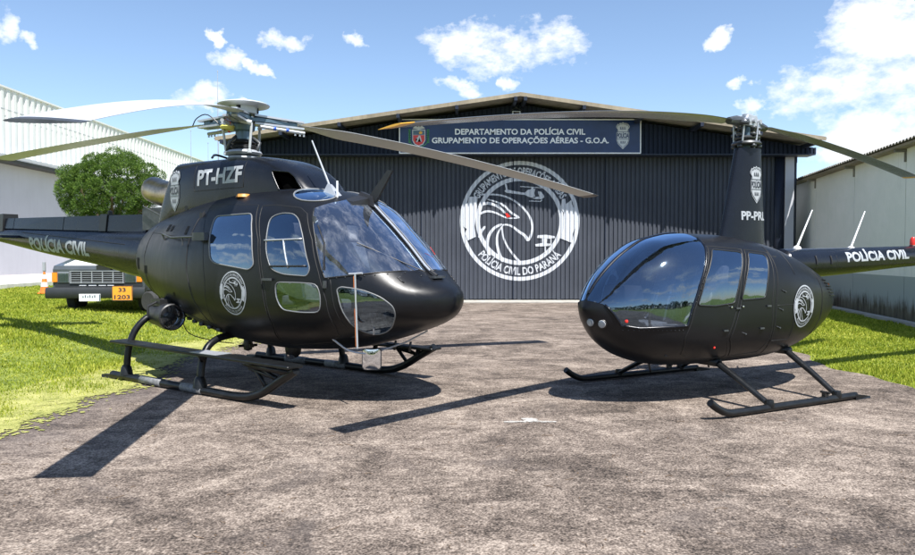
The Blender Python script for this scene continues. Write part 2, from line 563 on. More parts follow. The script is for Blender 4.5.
def lathe(bm, prof, c=(0, 0, 0), seg=24, axis='z', mi=0):
    """prof: list of (radius, height)"""
    c = Vector(c)
    rings = []
    for r, h in prof:
        ring = []
        for k in range(seg):
            a = 2 * PI * k / seg
            x, y = max(r, .0005) * math.cos(a), max(r, .0005) * math.sin(a)
            v = Vector((x, y, h)) if axis == 'z' else (Vector((h, x, y)) if axis == 'x' else Vector((x, h, y)))
            ring.append(bm.verts.new(c + v))
        rings.append(ring)
    for a, b in zip(rings, rings[1:]):
        for k in range(seg):
            bm.faces.new((a[k], a[(k + 1) % seg], b[(k + 1) % seg], b[k])).material_index = mi
    bm.faces.new(rings[0][::-1]).material_index = mi
    bm.faces.new(rings[-1]).material_index = mi


def NB():
    return bmesh.new()


PATTERN = {'slats', 'plate_marks', 'louvre', 'joint', 'trim_marks'}
def pieces(bm):
    """far-apart pieces of a mesh, each a list of faces"""
    bm.faces.ensure_lookup_table()
    seen, isl = set(), []
    for f in bm.faces:
        if f.index in seen: continue
        st, grp = [f], []
        seen.add(f.index)
        while st:
            g = st.pop(); grp.append(g)
            for v in g.verts:
                for h in v.link_faces:
                    if h.index not in seen:
                        seen.add(h.index); st.append(h)
        isl.append(grp)
    if len(isl) < 2: return [bm.faces[:]]
    bb = []
    for g in isl:
        c = np.array([v.co for f in g for v in f.verts])
        bb.append((c.min(0), c.max(0)))
    par = list(range(len(isl)))
    def find(i):
        while par[i] != i: i = par[i]
        return i
    for i in range(len(isl)):
        for j in range(i):
            gap = np.maximum(0, np.maximum(bb[j][0] - bb[i][1], bb[i][0] - bb[j][1]))
            size = max((bb[i][1] - bb[i][0]).max(), (bb[j][1] - bb[j][0]).max())
            if np.sqrt((gap ** 2).sum()) <= max(.02, .5 * size): par[find(i)] = find(j)
    out = {}
    for i, g in enumerate(isl): out.setdefault(find(i), []).extend(g)
    return list(out.values())


def one(name, fn, mt, parent=None, autos=35, **kw):
    bm = NB(); fn(bm)
    bmesh.ops.recalc_face_normals(bm, faces=bm.faces[:])
    ps = pieces(bm) if name not in PATTERN else [None]
    if len(ps) > 1:
        last = None
        for g in ps:
            nb = NB(); vm = {}
            for f in g:
                for v in f.verts:
                    if v not in vm: vm[v] = nb.verts.new(v.co)
                nb.faces.new([vm[v] for v in f.verts])
            last = obj(name, nb, mt, parent, autos=autos, **kw) 
        bm.free()
        return last
    return obj(name, bm, mt, parent, autos=autos, **kw)

# ------------------------------------------------------------------ lofted hulls
def pchip(xs, ys, x):
    h = np.diff(xs); d = np.diff(ys) / h
    m = np.zeros(len(xs))
    for i in range(1, len(xs) - 1):
        if d[i - 1] * d[i] > 0:
            w1 = 2 * h[i] + h[i - 1]; w2 = h[i] + 2 * h[i - 1]
            m[i] = (w1 + w2) / (w1 / d[i - 1] + w2 / d[i])
    m[0] = d[0]; m[-1] = d[-1]
    i = min(max(int(np.searchsorted(xs, x)) - 1, 0), len(h) - 1)
    t = (x - xs[i]) / h[i]
    return (2 * t ** 3 - 3 * t ** 2 + 1) * ys[i] + (t ** 3 - 2 * t ** 2 + t) * h[i] * m[i] + (-2 * t ** 3 + 3 * t ** 2) * ys[i + 1] + (t ** 3 - t ** 2) * h[i] * m[i + 1]


class Loft:
    """closed body lofted from stations (x, ztop, zbottom, half width, zmid, upper exponent, lower exponent)"""
    def __init__(s, st, step=.05, k=72):
        st = np.array(sorted(st), float)
        xs = st[:, 0]
        A = list(np.arange(xs[0], xs[-1], step))
        # finer towards a rounded nose
        A = [a for a in A if a < xs[-1] - .18] + list(xs[-1] - .18 + .18 * np.sin(np.linspace(0, PI / 2, 12)))
        bm = NB()
        rings = []
        for a in A:
            zt, zb, w_, zm, nu, nl = [pchip(xs, st[:, j], a) for j in range(1, 7)]
            ring = []
            for q in range(k):
                th = 2 * PI * (q + .5) / k
                c, sn = math.cos(th), math.sin(th)
                nn = nu if sn > 0 else nl
                y = w_ * math.copysign(abs(c) ** (2 / nn), c)
                z = zm + ((zt - zm) if sn > 0 else (zm - zb)) * math.copysign(abs(sn) ** (2 / nn), sn)
                ring.append(bm.verts.new((a, y, z)))
            rings.append(ring)
        for p, q in zip(rings, rings[1:]):
            for i in range(k):
                bm.faces.new((p[i], q[i], q[(i + 1) % k], p[(i + 1) % k]))
        for ring in (rings[0], rings[-1]):
            c = bm.verts.new(sum((v.co for v in ring), Vector()) / k)
            for i in range(k):
                f = (ring[i], ring[(i + 1) % k], c)
                bm.faces.new(f if ring is rings[0] else f[::-1])
        bmesh.ops.recalc_face_normals(bm, faces=bm.faces[:])
        bm.normal_update()
        s.bm = bm
        base = bm.copy()
        s.ref = base
        s.ref.verts.ensure_lookup_table(); s.ref.faces.ensure_lookup_table()
        s.tree = BVHTree.FromBMesh(base)

    def normal_at(s, p):
        loc, no, idx, d = s.tree.find_nearest(p)
        f = s.ref.faces[idx]
        n = Vector()
        for v in f.verts:
            n += v.normal / ((v.co - loc).length + .004)
        return n.normalized()

    def side(s, a, z, sgn, off=0.0):
        for dz in (0, .004, -.004, .01, -.01, .02, -.02, .04, -.04):
            h = s.tree.ray_cast(Vector((a, sgn * 3, z + dz)), Vector((0, -sgn, 0)))
            if h[0] is not None:
                return h[0] + s.normal_at(h[0]) * off
        h = s.tree.find_nearest(Vector((a, sgn * .5, z)))
        return h[0] + s.normal_at(h[0]) * off

    def top(s, a, b, off=0.0):
        h = s.tree.ray_cast(Vector((a, b, 6)), Vector((0, 0, -1)))
        return h[0] + s.normal_at(h[0]) * off if h[0] is not None else Vector((a, b, 2))

    def carve(s, poly, test, plan=False, src=None):
        """cut the outline (x,z) (or (x,y) if plan) into the skin and lift the faces inside it out"""
        bm = src or s.bm
        J = 1 if plan else 2
        n = len(poly)
        for i in range(n):
            p, q = poly[i], poly[(i + 1) % n]
            dx, dz = q[0] - p[0], q[1] - p[1]
            L = math.hypot(dx, dz)
            if L < 1e-6:
                continue
            no = Vector((-dz / L, dx / L, 0)) if plan else Vector((-dz / L, 0, dx / L))
            co = Vector((p[0], p[1], 0)) if plan else Vector((p[0], 0, p[1]))
            lo0, hi0 = min(p[0], q[0]) - .01, max(p[0], q[0]) + .01
            lo1, hi1 = min(p[1], q[1]) - .01, max(p[1], q[1]) + .01
            fs = []
            for f in bm.faces:
                xs = [v.co.x for v in f.verts]
                if max(xs) < lo0 or min(xs) > hi0:
                    continue
                zs = [v.co[J] for v in f.verts]
                if max(zs) < lo1 or min(zs) > hi1:
                    continue
                if test(f.calc_center_median()):
                    fs.append(f)
            geom = set(fs)
            for f in fs:
                geom.update(f.edges); geom.update(f.verts)
            if geom:
                bmesh.ops.bisect_plane(bm, geom=list(geom), dist=1e-5, plane_co=co, plane_no=no)
        ins = []
        for f in bm.faces:
            c = f.calc_center_median()
            if test(c) and inside(poly, c.x, c[J]):
                ins.append(f)
        out = NB()
        vm = {}
        for f in ins:
            vs = []
            for v in f.verts:
                if v not in vm:
                    vm[v] = out.verts.new(v.co)
                vs.append(vm[v])
            try:
                out.faces.new(vs)
            except ValueError:
                pass
        bmesh.ops.delete(bm, geom=ins, context='FACES')
        return out

    def build(s, name, bm, mt, parent, off=0.0):
        if off:
            for v in bm.verts:
                v.co += s.normal_at(v.co) * off
        me = bpy.data.meshes.new(name)
        bm.to_mesh(me)
        o = link_mesh(name, me, mt, parent)
        if len(me.vertices):
            me.normals_split_custom_set_from_vertices([s.normal_at(v.co) for v in me.vertices])
        bm.free()
        return o

    def rim(s, name, poly, sgn, r, mt, parent, off=.0, plan=False, closed=True, n=3, flat=1.0):
        P = []
        m = len(poly)
        rng = m if closed else m - 1
        for i in range(rng):
            p, q = poly[i], poly[(i + 1) % m]
            L = math.hypot(q[0] - p[0], q[1] - p[1])
            k = max(1, int(L / .05))
            for j in range(k):
                t = j / k
                a, z = p[0] + (q[0] - p[0]) * t, p[1] + (q[1] - p[1]) * t
                P.append(s.top(a, z, off) if plan else s.side(a, z, sgn, off))
        if not closed:
            P.append(s.top(*poly[-1], off) if plan else s.side(poly[-1][0], poly[-1][1], sgn, off))
        bm = NB()
        tube(bm, P, r, 6, closed=closed)
        return obj(name, bm, mt, parent, smooth=True)


def inside(poly, x, y):
    c = False
    n = len(poly)
    j = n - 1
    for i in range(n):
        xi, yi = poly[i]; xj, yj = poly[j]
        if (yi > y) != (yj > y) and x < (xj - xi) * (y - yi) / (yj - yi) + xi:
            c = not c
        j = i
    return c


def rounded(poly, r=.05, n=3):
    """round the corners of a 2-D outline"""
    out = []
    m = len(poly)
    for i in range(m):
        p0, p1, p2 = Vector((*poly[i - 1], 0)), Vector((*poly[i], 0)), Vector((*poly[(i + 1) % m], 0))
        a, b = (p0 - p1), (p2 - p1)
        d = min(r, a.length * .45, b.length * .45)
        s, e = p1 + a.normalized() * d, p1 + b.normalized() * d
        for k in range(n + 1):
            t = k / n
            q = s * (1 - t) ** 2 + p1 * 2 * t * (1 - t) + e * t * t
            out.append((q.x, q.y))
    return out

# ------------------------------------------------------------------ flat artwork: text and emblem shapes
def text_bm(s, bold=0.0):
    cu = bpy.data.curves.new('lettering', 'FONT')
    cu.body = s
    cu.offset = bold
    cu.resolution_u = 3
    o = bpy.data.objects.new('lettering', cu)
    col.objects.link(o)
    bpy.context.view_layer.update()
    me = bpy.data.meshes.new_from_object(o.evaluated_get(bpy.context.evaluated_depsgraph_get()))
    bpy.data.objects.remove(o)
    bpy.data.curves.remove(cu)
    bm = NB()
    bm.from_mesh(me)
    bpy.data.meshes.remove(me)
    return bm


def fit(bm, x0, x1, y0, y1, capref=None):
    """stretch artwork to a rectangle; capref: (lo,hi) of the letters' own height to use instead of the bounds"""
    xs = [v.co.x for v in bm.verts]; ys = [v.co.y for v in bm.verts]
    a, b = min(xs), max(xs)
    c, d = capref if capref else (min(ys), max(ys))
    for v in bm.verts:
        v.co.x = x0 + (v.co.x - a) / (b - a) * (x1 - x0)
        v.co.y = y0 + (v.co.y - c) / (d - c) * (y1 - y0)
        v.co.z = 0
    return bm


CAP = (0.0, .729)
def text(s, x0, x1, y0, y1, bold=.015):
    bold = bold * 1.9
    return fit(text_bm(s, bold), x0, x1, y0, y1, (-bold, CAP[1] + bold))


LAYER = [0, 0.0]          # counter, height step between overlapping flat shapes
def lay():
    LAYER[0] += 1
    return LAYER[0] * LAYER[1]


def poly_bm(bm, pts):
    z = lay()
    try:
        f = bm.faces.new([bm.verts.new((p[0], p[1], z)) for p in pts])
    except ValueError:
        return
    bmesh.ops.triangulate(bm, faces=[f])


def stroke_bm(bm, pts, w0, w1=None, n=5):
    zz = lay()
    P = catmull([(x, y, zz) for x, y in pts], n)
    w1 = w0 if w1 is None else w1
    L, Rr = [], []
    for i, p in enumerate(P):
        d = (P[min(i + 1, len(P) - 1)] - P[max(i - 1, 0)]).normalized()
        nn = Vector((-d.y, d.x, 0))
        t = i / (len(P) - 1)
        wv = (w0 + (w1 - w0) * t) / 2 * (1 if 0 < i < len(P) - 1 else .35)
        L.append(bm.verts.new(p + nn * wv)); Rr.append(bm.verts.new(p - nn * wv))
    for i in range(len(P) - 1):
        bm.faces.new((L[i], L[i + 1], Rr[i + 1], Rr[i]))


def ring_bm(bm, cx, cy, r0, r1, seg=72):
    a = [bm.verts.new((cx + r0 * math.cos(2 * PI * k / seg), cy + r0 * math.sin(2 * PI * k / seg), 0)) for k in range(seg)]
    b = [bm.verts.new((cx + r1 * math.cos(2 * PI * k / seg), cy + r1 * math.sin(2 * PI * k / seg), 0)) for k in range(seg)]
    for k in range(seg):
        bm.faces.new((a[k], a[(k + 1) % seg], b[(k + 1) % seg], b[k]))


def join(dst, src):
    vm = {v: dst.verts.new(v.co) for v in src.verts}
    for f in src.faces:
        try:
            dst.faces.new([vm[v] for v in f.verts])
        except ValueError:
            pass
    src.free()


def arc_text(s, r_in, r_out, a0, a1, bottom=False, bold=.02):
    """letters bent round a circle between angles a0..a1 (degrees, reading left to right)"""
    bm = fit(text_bm(s, bold), 0, 1, 0, 1, (-bold, CAP[1] + bold))
    grid(bm, [k / 60 for k in range(1, 60)], [])
    for v in bm.verts:
        t, h = v.co.x, v.co.y
        a = R(a0 + (a1 - a0) * t)
        r = (r_out - (r_out - r_in) * h) if bottom else (r_in + (r_out - r_in) * h)
        v.co.x, v.co.y = r * math.cos(a), r * math.sin(a)
    return bm


def grid(bm, xs, ys):
    for x in xs:
        bmesh.ops.bisect_plane(bm, geom=bm.faces[:] + bm.edges[:] + bm.verts[:], dist=1e-6, plane_co=(x, 0, 0), plane_no=(1, 0, 0))
    for y in ys:
        bmesh.ops.bisect_plane(bm, geom=bm.faces[:] + bm.edges[:] + bm.verts[:], dist=1e-6, plane_co=(0, y, 0), plane_no=(0, 1, 0))


def grid_step(bm, st):
    xs = [v.co.x for v in bm.verts]; ys = [v.co.y for v in bm.verts]
    grid(bm, list(np.arange(min(xs) + st / 2, max(xs), st)), list(np.arange(min(ys) + st / 2, max(ys), st)))


ZL = [0.0]
def mapped(name, bm, f, mt, parent):
    for v in bm.verts:
        ZL[0] = v.co.z
        v.co = f(v.co.x, v.co.y)
    ZL[0] = 0.0
    return obj(name, bm, mt, parent)


EC = lambda x, y: ((x - 265) / 266, -(y - 275) / 266)
def emblem_bm(simple=False):
    """round emblem: rings, eagle head, small helicopter, pines; unit radius"""
    bm = NB()
    LAYER[0], LAYER[1] = 0, (.0002 if simple else .0006)
    ring_bm(bm, 0, 0, .935, 1.0)
    ring_bm(bm, 0, 0, .665, .735)
    S = lambda pts, a, b=None: stroke_bm(bm, [EC(*p) for p in pts], a * .8, (b or a) * .8)
    S([(92, 158), (130, 157), (175, 160), (215, 172), (255, 195), (290, 228), (312, 262), (321, 300), (316, 335), (303, 364)], .030, .05)
    S([(303, 364), (288, 340), (262, 322), (236, 302), (212, 292), (186, 292)], .07, .03)
    S([(186, 288), (150, 308), (126, 345), (120, 390), (134, 428)], .05, .08)
    S([(192, 292), (168, 330), (164, 372), (176, 425), (192, 456)], .03, .075)
    S([(186, 298), (192, 345), (212, 390), (240, 428), (272, 464)], .03, .05)
    S([(84, 204), (122, 196), (158, 206), (182, 222), (200, 240)], .065, .04)
    S([(80, 246), (118, 232), (156, 238), (190, 254), (215, 262), (262, 262)], .05, .025)
    S([(120, 178), (160, 190), (195, 206), (225, 236), (264, 261)], .025, .05)
    S([(168, 200), (176, 216), (196, 232)], .05, .03)
    S([(182, 199), (205, 215), (226, 240)], .05, .03)
    S([(112, 298), (94, 322), (84, 350)], .05, .07)
    P = lambda pts: poly_bm(bm, [EC(*p) for p in pts])
    P([(198, 110), (206, 112), (212, 136), (240, 142), (286, 150), (292, 160), (240, 154), (206, 150), (196, 142), (204, 136)])
    P([(286, 150), (300, 138), (318, 132), (334, 132), (330, 150), (334, 166), (318, 172), (300, 166), (290, 160)])
    P([(346, 142), (360, 146), (372, 160), (374, 170), (362, 178), (334, 178), (320, 174), (340, 168), (352, 166), (346, 150)])
    P([(316, 126), (326, 126), (326, 133), (316, 133)])
    P([(266, 120), (385, 128), (385, 131), (266, 124)])
    P([(306, 184), (356, 186), (362, 180), (366, 182), (358, 190), (306, 188)])
    P([(345, 338), (382, 336), (420, 342), (422, 350), (400, 354), (372, 352), (342, 350)])
    P([(334, 378), (368, 372), (402, 376), (398, 386), (360, 388), (336, 388)])
    P([(364, 352), (388, 354), (386, 374), (366, 374)])
    P([(376, 388), (381, 388), (381, 418), (376, 418)])
    P([(402, 354), (407, 354), (407, 404), (402, 404)])
    # torn banner tabs on both sides between the rings
    P([(40, 168), (78, 166), (74, 230), (64, 300), (70, 345), (34, 362), (22, 330), (30, 310), (14, 300), (12, 200), (34, 196)])
    P([(452, 178), (468, 176), (470, 200), (494, 182), (496, 200), (514, 230), (514, 300), (502, 330), (496, 372), (446, 352), (458, 310), (462, 240), (448, 220)])
    if not simple:
        join(bm, arc_text('GRUPAMENTO DE OPERAÇÕES AÉREAS', .77, .90, 152, 28, False, .03))
        join(bm, arc_text('POLÍCIA CIVIL DO PARANÁ', .765, .905, 219, 321, True, .03))
    else:
        join(bm, arc_text('GRUPAMENTO DE OPERAÇÕES AÉREAS', .78, .89, 150, 30, False, .02))
        join(bm, arc_text('POLÍCIA CIVIL DO PARANÁ', .78, .89, 222, 318, True, .02))
    LAYER[1] = 0.0
    return bm


def eye_bm():
    bm = NB()
    poly_bm(bm, [EC(*p) for p in [(200, 240), (212, 241), (224, 256), (208, 260)]])
    return bm


SH = [(0, -1), (.35, -.82), (.72, -.62), (.93, -.35), (.93, .20), (.80, .30), (.80, .42), (.98, .55), (.98, .66), (.74, .86), (.62, .80), (.42, .92), (.2, .88), (0, .97)]
def shield_pts(k=1.0):
    r = [(x * k * .5, y * k) for x, y in SH]
    return r + [(-x, y) for x, y in r[::-1][1:-1]]
def shield(h, f, parent, light, dark, name='badge'):
    """police badge: pale shield with a dark band of letters; h = half height"""
    bm = NB()
    poly_bm(bm, [(x * h, y * h) for x, y in shield_pts()])
    grid_step(bm, .05)
    s = mapped(name, bm, lambda u, v: f(u, v, 0.0), light, parent)
    bm = NB()
    pp = shield_pts(.91)
    stroke_bm(bm, [(x * h, y * h) for x, y in pp] + [(pp[0][0] * h, pp[0][1] * h)], .03 * h, n=2)
    for yy in (.24, -.28):
        poly_bm(bm, [(-.45 * h, yy * h), (.45 * h, yy * h), (.45 * h, (yy + .03) * h), (-.45 * h, (yy + .03) * h)])
    join(bm, text('POLÍCIA', -.43 * h, .43 * h, -.19 * h, .19 * h, .02))
    for k, (yy, hh) in enumerate(((.52, .10), (-.50, .09))):
        for q in range(6 - k):
            x = (q - (5 - k) / 2) * .075
            poly_bm(bm, [((x - .022) * h, (yy - hh) * h), ((x + .022) * h, (yy - hh) * h), ((x + .03 * (-1) ** q) * h, (yy + hh) * h), ((x - .015) * h, (yy + hh) * h)])
    grid_step(bm, .06)
    mapped('badge_lettering', bm, lambda u, v: f(u, v, .003), dark, s)
    return s


# =================================================================== THE SETTING
def left_edge(y):
    return -4.0 + .055 * (min(max(y, 2), 16) - 8) + .18 * math.sin(y * .9 + 1) + .10 * math.sin(y * 2.3) + .05 * math.sin(y * 6.1 + 2)
def right_edge(y):
    return 5.05 + .055 * min(max(y - 7, -10), 8) + .13 * math.sin(y * 1.1) + .07 * math.sin(y * 2.9 + 1) + .04 * math.sin(y * 7)
def sstep(a, b, x):
    t = min(max((x - a) / (b - a), 0), 1)
    return t * t * (3 - 2 * t)
def ground_z(x, y):
    return .30 * sstep(-4.4, -9.0, x) * sstep(-30, 2, y) - .012

# ground sheet
bm = NB()
xs = [-1500, -400, -120, -60, -40, -30] + list(np.arange(-24, 20.1, .8)) + [30, 60, 120, 400, 1500]
ys = [-1500, -400, -100, -50] + list(np.arange(-30, 60, 1.2)) + [80, 120, 300, 700, 1500]
g = [[bm.verts.new((x, y, ground_z(x, y))) for y in ys] for x in xs]
for i in range(len(xs) - 1):
    for j in range(len(ys) - 1):
        bm.faces.new((g[i][j], g[i + 1][j], g[i + 1][j + 1], g[i][j + 1]))
tag(obj('ground', bm, M['ground'], smooth=True), kind='structure')

# asphalt apron between the two lawns, spreading in front of the hangar
bm = NB()
ys = list(np.arange(-30, 20, .12)) + [20.0, 21.6, 24.6]
prev = None
for y in ys:
    a, b = left_edge(y), right_edge(y)
    if y >= 20: a, b = -9.0, 11.0
    row = [bm.verts.new((a + (b - a) * t, y, 0)) for t in (0, .25, .5, .75, 1)]
    if prev:
        for k in range(4):
            bm.faces.new((prev[k], prev[k + 1], row[k + 1], row[k]))
    prev = row
tag(obj('asphalt_apron', bm, M['asphalt']), kind='structure')
# concrete sill at the hangar door
one('threshold', lambda b: box(b, -8.2, 11.4, 23.3, 24.9, -.02, .035), M['concrete'])
tag(bpy.data.objects['threshold'], kind='structure')
# worn white paint mark on the apron
bm = NB()
for i in range(90):
    x, y = rnd.uniform(-.29, .29), rnd.gauss(0, .02)
    r = rnd.uniform(.012, .03)
    poly_bm(bm, [(x + r * rnd.uniform(.7, 1.4) * math.cos(t), y + r * .7 * rnd.uniform(.6, 1) * math.sin(t)) for t in (0, 1.05, 2.1, 3.14, 4.2, 5.2)])
for i in range(60):
    x, y = rnd.uniform(-.08, .08), rnd.uniform(.02, .16)
    r = rnd.uniform(.012, .03)
    poly_bm(bm, [(x + r * math.cos(t), y + r * math.sin(t)) for t in (0, 1.05, 2.1, 3.14, 4.2, 5.2)])
for i, v in enumerate(bm.verts):
    v.co = Vector((v.co.x * .78 + .66, v.co.y * .8 + 6.56, .004 + (v.index if False else i // 3) * .000012))
o = obj('painted_marking', bm, plain('worn road paint', (.40, .38, .35), .9, 0, .35, 30))
tag(o, kind='structure')

# grit, twigs and dead leaves lying on the apron
bm = NB()
for i in range(900):
    y = 3.0 * (7 ** rnd.random()); x = rnd.uniform(-.75, .75) * y
    if not left_edge(y) < x < right_edge(y): continue
    if rnd.random() < .75:
        r = rnd.uniform(.003, .009)
        v = [bm.verts.new((x + r * math.cos(a) * rnd.uniform(.6, 1.2), y + r * math.sin(a) * rnd.uniform(.6, 1.2), .001)) for a in (0, 1.6, 3.1, 4.7)]
        c = bm.verts.new((x, y, .002 + r * .9))
        for k in range(4): bm.faces.new((v[k], v[(k + 1) % 4], c))
    else:
        a = rnd.uniform(0, 6.3); L = rnd.uniform(.02, .10)
        tube(bm, [(x, y, .004), (x + L * .5 * math.cos(a), y + L * .5 * math.sin(a), .008), (x + L * math.cos(a + .3), y + L * math.sin(a + .3), .004)], .0022, 4)
tag(obj('grit', bm, M['bark']), kind='stuff')

# moss creeping on to the asphalt along the left lawn
bm = NB()
for i in range(4200):
    y = rnd.uniform(3, 19)
    d = rnd.gauss(0, .13)
    x = left_edge(y) + d + .02
    r = rnd.uniform(.012, .045) * (1.5 if d < 0 else .7)
    a = rnd.uniform(0, 6.3)
    n = 7
    z = .006 + rnd.uniform(0, .004)
    vs = [bm.verts.new((x + r * rnd.uniform(.6, 1.3) * math.cos(a + 2 * PI * k / n), y + r * rnd.uniform(.6, 1.3) * math.sin(a + 2 * PI * k / n), z)) for k in range(n)]
    c = bm.verts.new((x, y, z + r * .12))
    for k in range(n):
        bm.faces.new((vs[k], vs[(k + 1) % n], c))
tag(obj('moss', bm, M['moss'], smooth=True), kind='stuff')
# solid moss strip under the tufts
bm = NB(); prev = None
for y in np.arange(-10, 20, .1):
    a = left_edge(y) - .9 - .25 * math.sin(y * 1.7); b = left_edge(y) + .02 + .05 * math.sin(y * 13)
    row = [bm.verts.new((a, y, ground_z(a, y) + .012)), bm.verts.new((b, y, .005))]
    if prev: bm.faces.new((prev[0], prev[1], row[1], row[0]))
    prev = row
tag(obj('moss', bm, M['moss']), kind='stuff')

# grass blades (numpy): one object per lawn
def lawn(n, xr, yr, ok, seed):
    rg = np.random.default_rng(seed)
    # more, smaller blades near the camera
    u = rg.random(n)
    y = yr[0] * (yr[1] / yr[0]) ** (u)
    x = rg.uniform(xr[0], xr[1], n)
    keep = np.array([ok(a, b) for a, b in zip(x, y)])
    x, y = x[keep], y[keep]
    n = len(x)
    d = np.hypot(x, y)
    clump = .75 + .5 * np.sin(x * 2.1 + 1.3 * np.sin(y * 1.7)) * np.sin(y * 2.6 + x) * .8
    h = rg.uniform(.02, .06, n) * np.clip(clump, .45, 1.3) * (1 + np.clip((d - 8) / 40, 0, .6))
    wd = rg.uniform(.004, .008, n) * (1 + np.clip((d - 6) / 9, 0, 3.5))
    an = rg.uniform(0, 2 * PI, n)
    la = rg.uniform(0, 2 * PI, n)
    le = h * rg.uniform(.1, .8, n)
    z = np.array([ground_z(a, b) for a, b in zip(x, y)])
    V = np.zeros((n, 3, 3), np.float32)
    V[:, 0] = np.stack([x - wd * np.cos(an), y - wd * np.sin(an), z], -1)
    V[:, 1] = np.stack([x + wd * np.cos(an), y + wd * np.sin(an), z], -1)
    V[:, 2] = np.stack([x + le * np.cos(la), y + le * np.sin(la), z + h], -1)
    me = bpy.data.meshes.new('grass')
    me.vertices.add(3 * n); me.vertices.foreach_set('co', V.reshape(-1))
    me.loops.add(3 * n); me.loops.foreach_set('vertex_index', np.arange(3 * n, dtype=np.int32))
    me.polygons.add(n); me.polygons.foreach_set('loop_start', np.arange(0, 3 * n, 3, dtype=np.int32))
    me.update(calc_edges=True)
    o = link_mesh('grass', me, M['grass'], None, False)
    return tag(o, kind='stuff')
tag(lawn(300000, (-17, -3.4), (4.5, 30), lambda x, y: x < left_edge(y) - .2 - .65 * abs(math.sin(y * 1.9) * math.sin(y * .7 + x)) and y < 29, 1), 'bright yellow green lawn to the left of the apron', 'grass')
tag(lawn(22000, (-5.2, -3.5), (4.5, 20), lambda x, y: x < left_edge(y) - .02 and x > left_edge(y) - .95, 5), 'short sparse grass growing through the moss at the edge of the apron', 'grass')
tag(lawn(190000, (5.0, 12.5), (7.0, 24), lambda x, y: x > right_edge(y) + .02 and x < 10.05 + .173 * (y - 16.6) - .0, 2), 'green lawn between the apron and the white wall on the right', 'grass')

# raised paving beside the left warehouse
one('path', lambda b: box(b, -26.5, -16.9, 8, 60, -.1, .40), M['path'])
tag(bpy.data.objects['path'], kind='structure')
one('kerb', lambda b: box(b, -16.898, -16.6, 8, 60, -.1, .46), M['kerb'])
tag(bpy.data.objects['kerb'], kind='structure')

# =================================================================== HANGAR
HG = thing('hangar', 'dark blue corrugated hangar with large round eagle emblem on its sliding doors', 'hangar', (1.95, 24.3, 0))
HX, HY = 1.95, 24.3
PITCH = .145
def rib(x):
    """depth of the corrugation at x"""
    t = (x / PITCH) % 1.0
    pts = ((0, 0), (.26, 0), (.33, .042), (.87, .042), (.94, 0), (1, 0))
    for (a, p), (b, q) in zip(pts, pts[1:]):
        if a <= t <= b:
            return p + (q - p) * (t - a) / (b - a)
    return 0
def rib_breaks(x0, x1):
    out = []
    k = math.floor(x0 / PITCH) - 1
    while k * PITCH < x1 + PITCH:
        for t in (.26, .33, .87, .94):
            x = (k + t) * PITCH
            if x0 < x < x1: out.append(x)
        k += 1
    return out
def corrugated(x0, x1, zlo, zhi, y):
    """sheet in the hangar's frame; zlo/zhi functions of x"""
    bm = NB()
    prev = None
    for x in [x0] + rib_breaks(x0, x1) + [x1]:
        d = y - rib(x)
        row = (bm.verts.new((x, d, zlo(x))), bm.verts.new((x, d, zhi(x))))
        if prev: bm.faces.new((prev[0], row[0], row[1], prev[1]))
        prev = row
    return bm
slope = .145
roof_z = lambda x, y=0: 6.49 - slope * abs(x)                     # top of roof at x from the ridge
# doors: panels with slightly different planes
edges = [-9.05, -6.2, -3.15, -.1, 2.95, 6.0, 8.55]
for i, (a, b) in enumerate(zip(edges, edges[1:])):
    yy = 0.0
    d = obj('door_panel', corrugated(a, b, lambda x: .07, lambda x: 5.0, yy), M['clad'], HG)
    for bx in (a + .2, (a + b) / 2, b - .2):
        one('roller', lambda q: box(q, bx - .06, bx + .06, -.06, .03, .036, .069), M['dgrey'], d)
    one('panel_edge', lambda q: box(q, b - .012, b + .012, -.052, -.0445, .08, 4.7), M['fascia'], d)
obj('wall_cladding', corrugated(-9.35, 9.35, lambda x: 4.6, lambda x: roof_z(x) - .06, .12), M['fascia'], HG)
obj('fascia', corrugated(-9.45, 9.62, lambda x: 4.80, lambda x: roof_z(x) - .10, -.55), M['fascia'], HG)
one('fascia_trim', lambda b: (box(b, -9.45, 9.62, -.62, -.545, 4.76, 4.80), box(b, 9.585, 9.64, -.60, -.05, 4.80, 5.0), box(b, -9.45, 9.62, -.54, -.04, 4.765, 4.79)), M['frame'], HG)
one('side_wall', lambda b: (box(b, 9.16, 9.3, .0, 21, 0, 5.02), box(b, -9.3, -9.16, .0, 21, 0, 5.02)), M['clad'], HG)
one('back_wall', lambda b: box(b, -9.16, 9.16, 20.8, 20.95, 0, 5.0), M['clad'], HG)
one('door_frame', lambda b: (box(b, 8.56, 8.86, -.10, .10, 0, 4.79), box(b, -9.16, -9.06, -.1, .1, 0, 4.79)), M['frame'], HG)
one('corner_pillar', lambda b: box(b, 8.865, 9.155, -.14, .16, 0, 4.76), M['whitewall'], HG)
